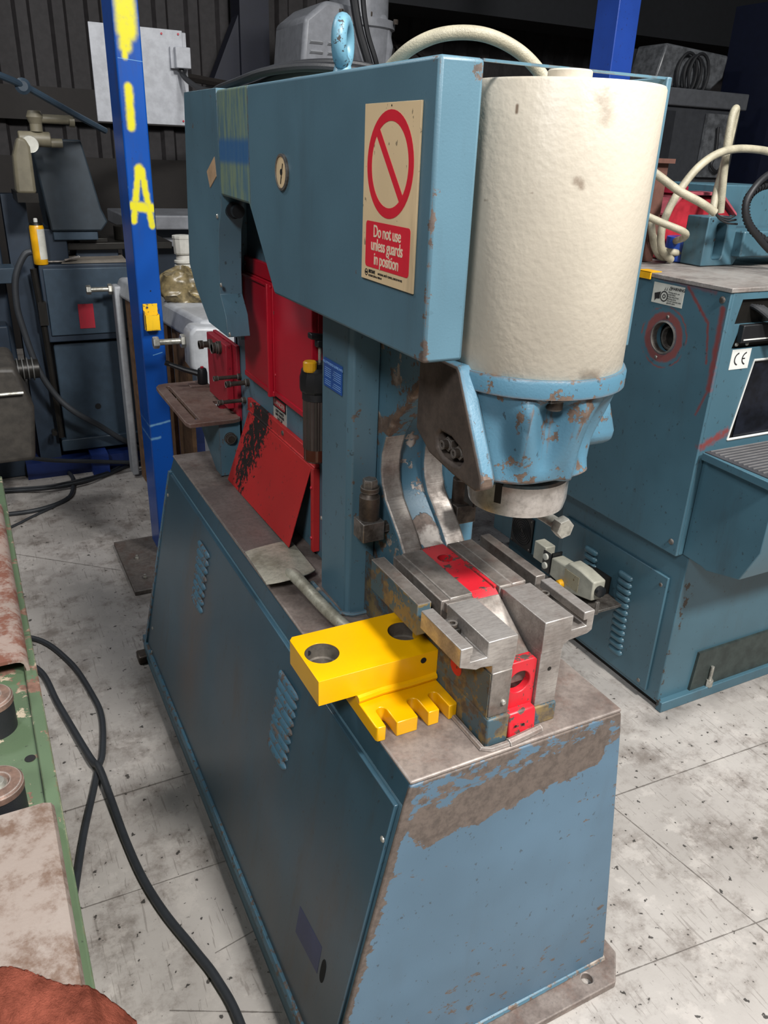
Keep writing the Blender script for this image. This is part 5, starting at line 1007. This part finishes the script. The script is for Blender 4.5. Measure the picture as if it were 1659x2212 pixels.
thing('corrugated_conduit', cc, M_rubber, 'ribbed black conduit nested inside the smooth black one', 'conduit')
YT = MB(); YT.box(2.040, 2.046, 2.02, 2.085, 1.545, 1.568); YT.box(2.040, 2.09, 2.02, 2.085, 1.5665, 1.569); thing('yellow_tag', YT, M_can, 'scrap of yellow tape on the corner of the right-hand machine top', 'tape')

# ------------------------------------------------------------------ green roller table at left
GT = root('roller_table', (-.4, 1.5, 0), 'green painted steel table with rusty plates and black rollers, lower left', 'machine')
mb = MB(); mb.box(-.9, .003, .1, 2.45, .955, .972); part('green_top', mb, M_green, GT, bevel=.002)
mb = MB(); mb.box(-.018, .004, .1, 2.45, .85, .980); part('edge_strip', mb, M_green, GT, bevel=.003)
mb = MB(); mb.box(-.85, -.10, .3, 2.3, 0, .955); part('frame', mb, M_green, GT)
mb = MB(); mb.prism([(-.9, 1.010), (-.03, 1.010), (-.018, 1.006), (-.010, .997), (-.008, .985), (-.008, .972), (-.0145, .972), (-.0145, .985), (-.017, .996), (-.022, 1.001), (-.03, 1.003), (-.9, 1.003)], 'y', 1.395, 2.19); part('folded_channel', mb, M_rust1, GT, label='rusty red-brown folded plate')
mb = MB(); mb.box(-.9, -.016, 1.60, 2.1, .974, .995); part('channel_stiffener', mb, M_dark, GT)
mb = MB(); mb.prism([(-.9, 1.030), (-.020, 1.030), (-.010, 1.026), (-.006, 1.018), (-.006, .973), (-.9, .973)], 'y', .1, .975); part('cover_plate', mb, M_rust2, GT, label='pale blotchy steel plate')
def roller(y, x, r=.037):
    b = MB(); b.lathe([(r, .972), (r, 1.030)], (x, y, 0), 'z', 40); p = part('roller_sleeve', b, M_rubber, GT)
    b = MB(); b.lathe([(r + .0012, 1.026), (r + .0012, 1.036), (r - .002, 1.040), (.020, 1.041), (.016, 1.036), (.0001, 1.034)], (x, y, 0), 'z', 40, cap=False); part('roller_cap', b, M_roller, p)
    b = MB(); b.lathe([(.0155, 1.036), (.012, 1.042), (.005, 1.045), (.0001, 1.0455)], (x, y, 0), 'z', 20, cap=False); part('roller_pin', b, M_zinc, p)
roller(1.255, -.078); roller(1.035, -.078)
mb = MB(); mb.lathe([(.0085, .9728), (.0085, .9733), (.0001, .9733)], (-.030, 1.150, 0), 'z', 20, cap=False); part('threaded_hole', mb, M_hole, GT)
tw = MB(); NX, NY = 230, 150; G_ = []
for j in range(NY + 1):
    row = []
    for i in range(NX + 1):
        u, v = i / NX, j / NY
        x = -.42 + .46 * u; yb = .735 - .25 * max(0, (x + .095)) * 1.0 - .10 * max(0, -x - .095) * -1
        yb = .728 - .95 * max(0, x + .10) ** 1.15 + .006 * math.sin(x * 60); y = yb - (yb - .12) * v
        z = 1.033 + .010 * min(1, v * 12) * (1 - .0) + .006 * mnoise.noise(Vector((x * 14, y * 14, 0))) * min(1, v * 8) + .0030 * mnoise.noise(Vector((x * 260, y * 260, 3)))
        if x > -.004: z -= min((x + .004) * 1.2, .05)
        row.append(tw.bm.verts.new((x, y, z)))
    G_.append(row)
for j in range(NY):
    for i in range(NX): tw.face([G_[j][i], G_[j][i + 1], G_[j + 1][i + 1], G_[j + 1][i]])
tt = thing('brown_towel', tw, M_towel, 'reddish-brown terry towel draped at the bottom left corner', 'towel', smooth=80)
sm = tt.modifiers.new('thick', 'SOLIDIFY'); sm.thickness = .006; sm.offset = -1

# ------------------------------------------------------------------ cables on the floor
def floorcable(name, pts, r, label):
    return hose(name, [(x, y, r + .002 + (z if len(p_) > 2 else 0)) for p_ in pts for x, y, z in [tuple(p_) + (0,) * (3 - len(p_))]], r, M_cableA, label, 'cable')
floorcable('power_cable', [(-.6, 3.15), (-.2, 3.16), (.015, 3.09), (.127, 2.861), (.178, 2.60), (.187, 2.45), (.160, 2.27), (.135, 2.20), (.105, 2.10), (.052, 1.93), (.005, 1.75), (-.06, 1.5), (-.1, 1.2)], .0105, 'thick black floor cable curving back under the green table')
floorcable('power_cable', [(-.3, 3.1), (-.1, 2.99), (.015, 2.844), (.057, 2.60), (.118, 2.25, .011), (.136, 2.18, .022), (.147, 2.05, .012), (.160, 1.86), (.178, 1.70), (.208, 1.56), (.252, 1.42), (.282, 1.315), (.30, 1.18), (.29, .9), (.25, .6)], .0115, 'thick black floor cable running down beside the blue cabinet')
floorcable('power_cable', [(-.5, 5.0), (-.2, 5.15), (.007, 5.20), (.175, 5.269), (.329, 5.145), (.389, 4.90), (.385, 4.75), (.337, 4.541), (.201, 4.434), (.014, 4.42), (-.3, 4.5)], .012, 'black cable lying in a round loop on the floor at left')
floorcable('power_cable', [(-.6, 4.85), (-.016, 4.77), (.229, 4.70, .01), (.44, 4.72, .014), (.60, 4.82), (.74, 4.92), (.95, 5.02)], .010, 'straighter of the two paired black cables crossing the floor loop')
floorcable('power_cable', [(-.6, 4.88), (-.016, 4.81), (.229, 4.735, .012), (.44, 4.75, .020), (.60, 4.86), (.74, 4.97), (.95, 5.06)], .008, 'thinner twin cable lying against the crossing floor cable')
floorcable('power_cable', [(-.4, 3.95), (-.001, 4.246), (.12, 4.35), (.254, 4.455), (.33, 4.55)], .007, 'thin grey-black cable running diagonally out of the floor loop')

for o in SC.objects:
    if o.parent is None and 'label' in o:
        n_ = o.name.split('.')[0]
        if n_ == 'hydraulic_hose': o['group'] = 'cream hoses heaped on the right-hand machine'
        elif n_ == 'power_cable': o['group'] = 'black cables on the workshop floor'
        elif n_ in ('steel_post', 'steel_stanchion'): o['group'] = 'blue steel uprights'
        elif n_ == 'corrugated_conduit': o['group'] = 'black conduits at the right edge'
        elif n_ == 'cable_loop': o['group'] = 'cable loops on the back wall'
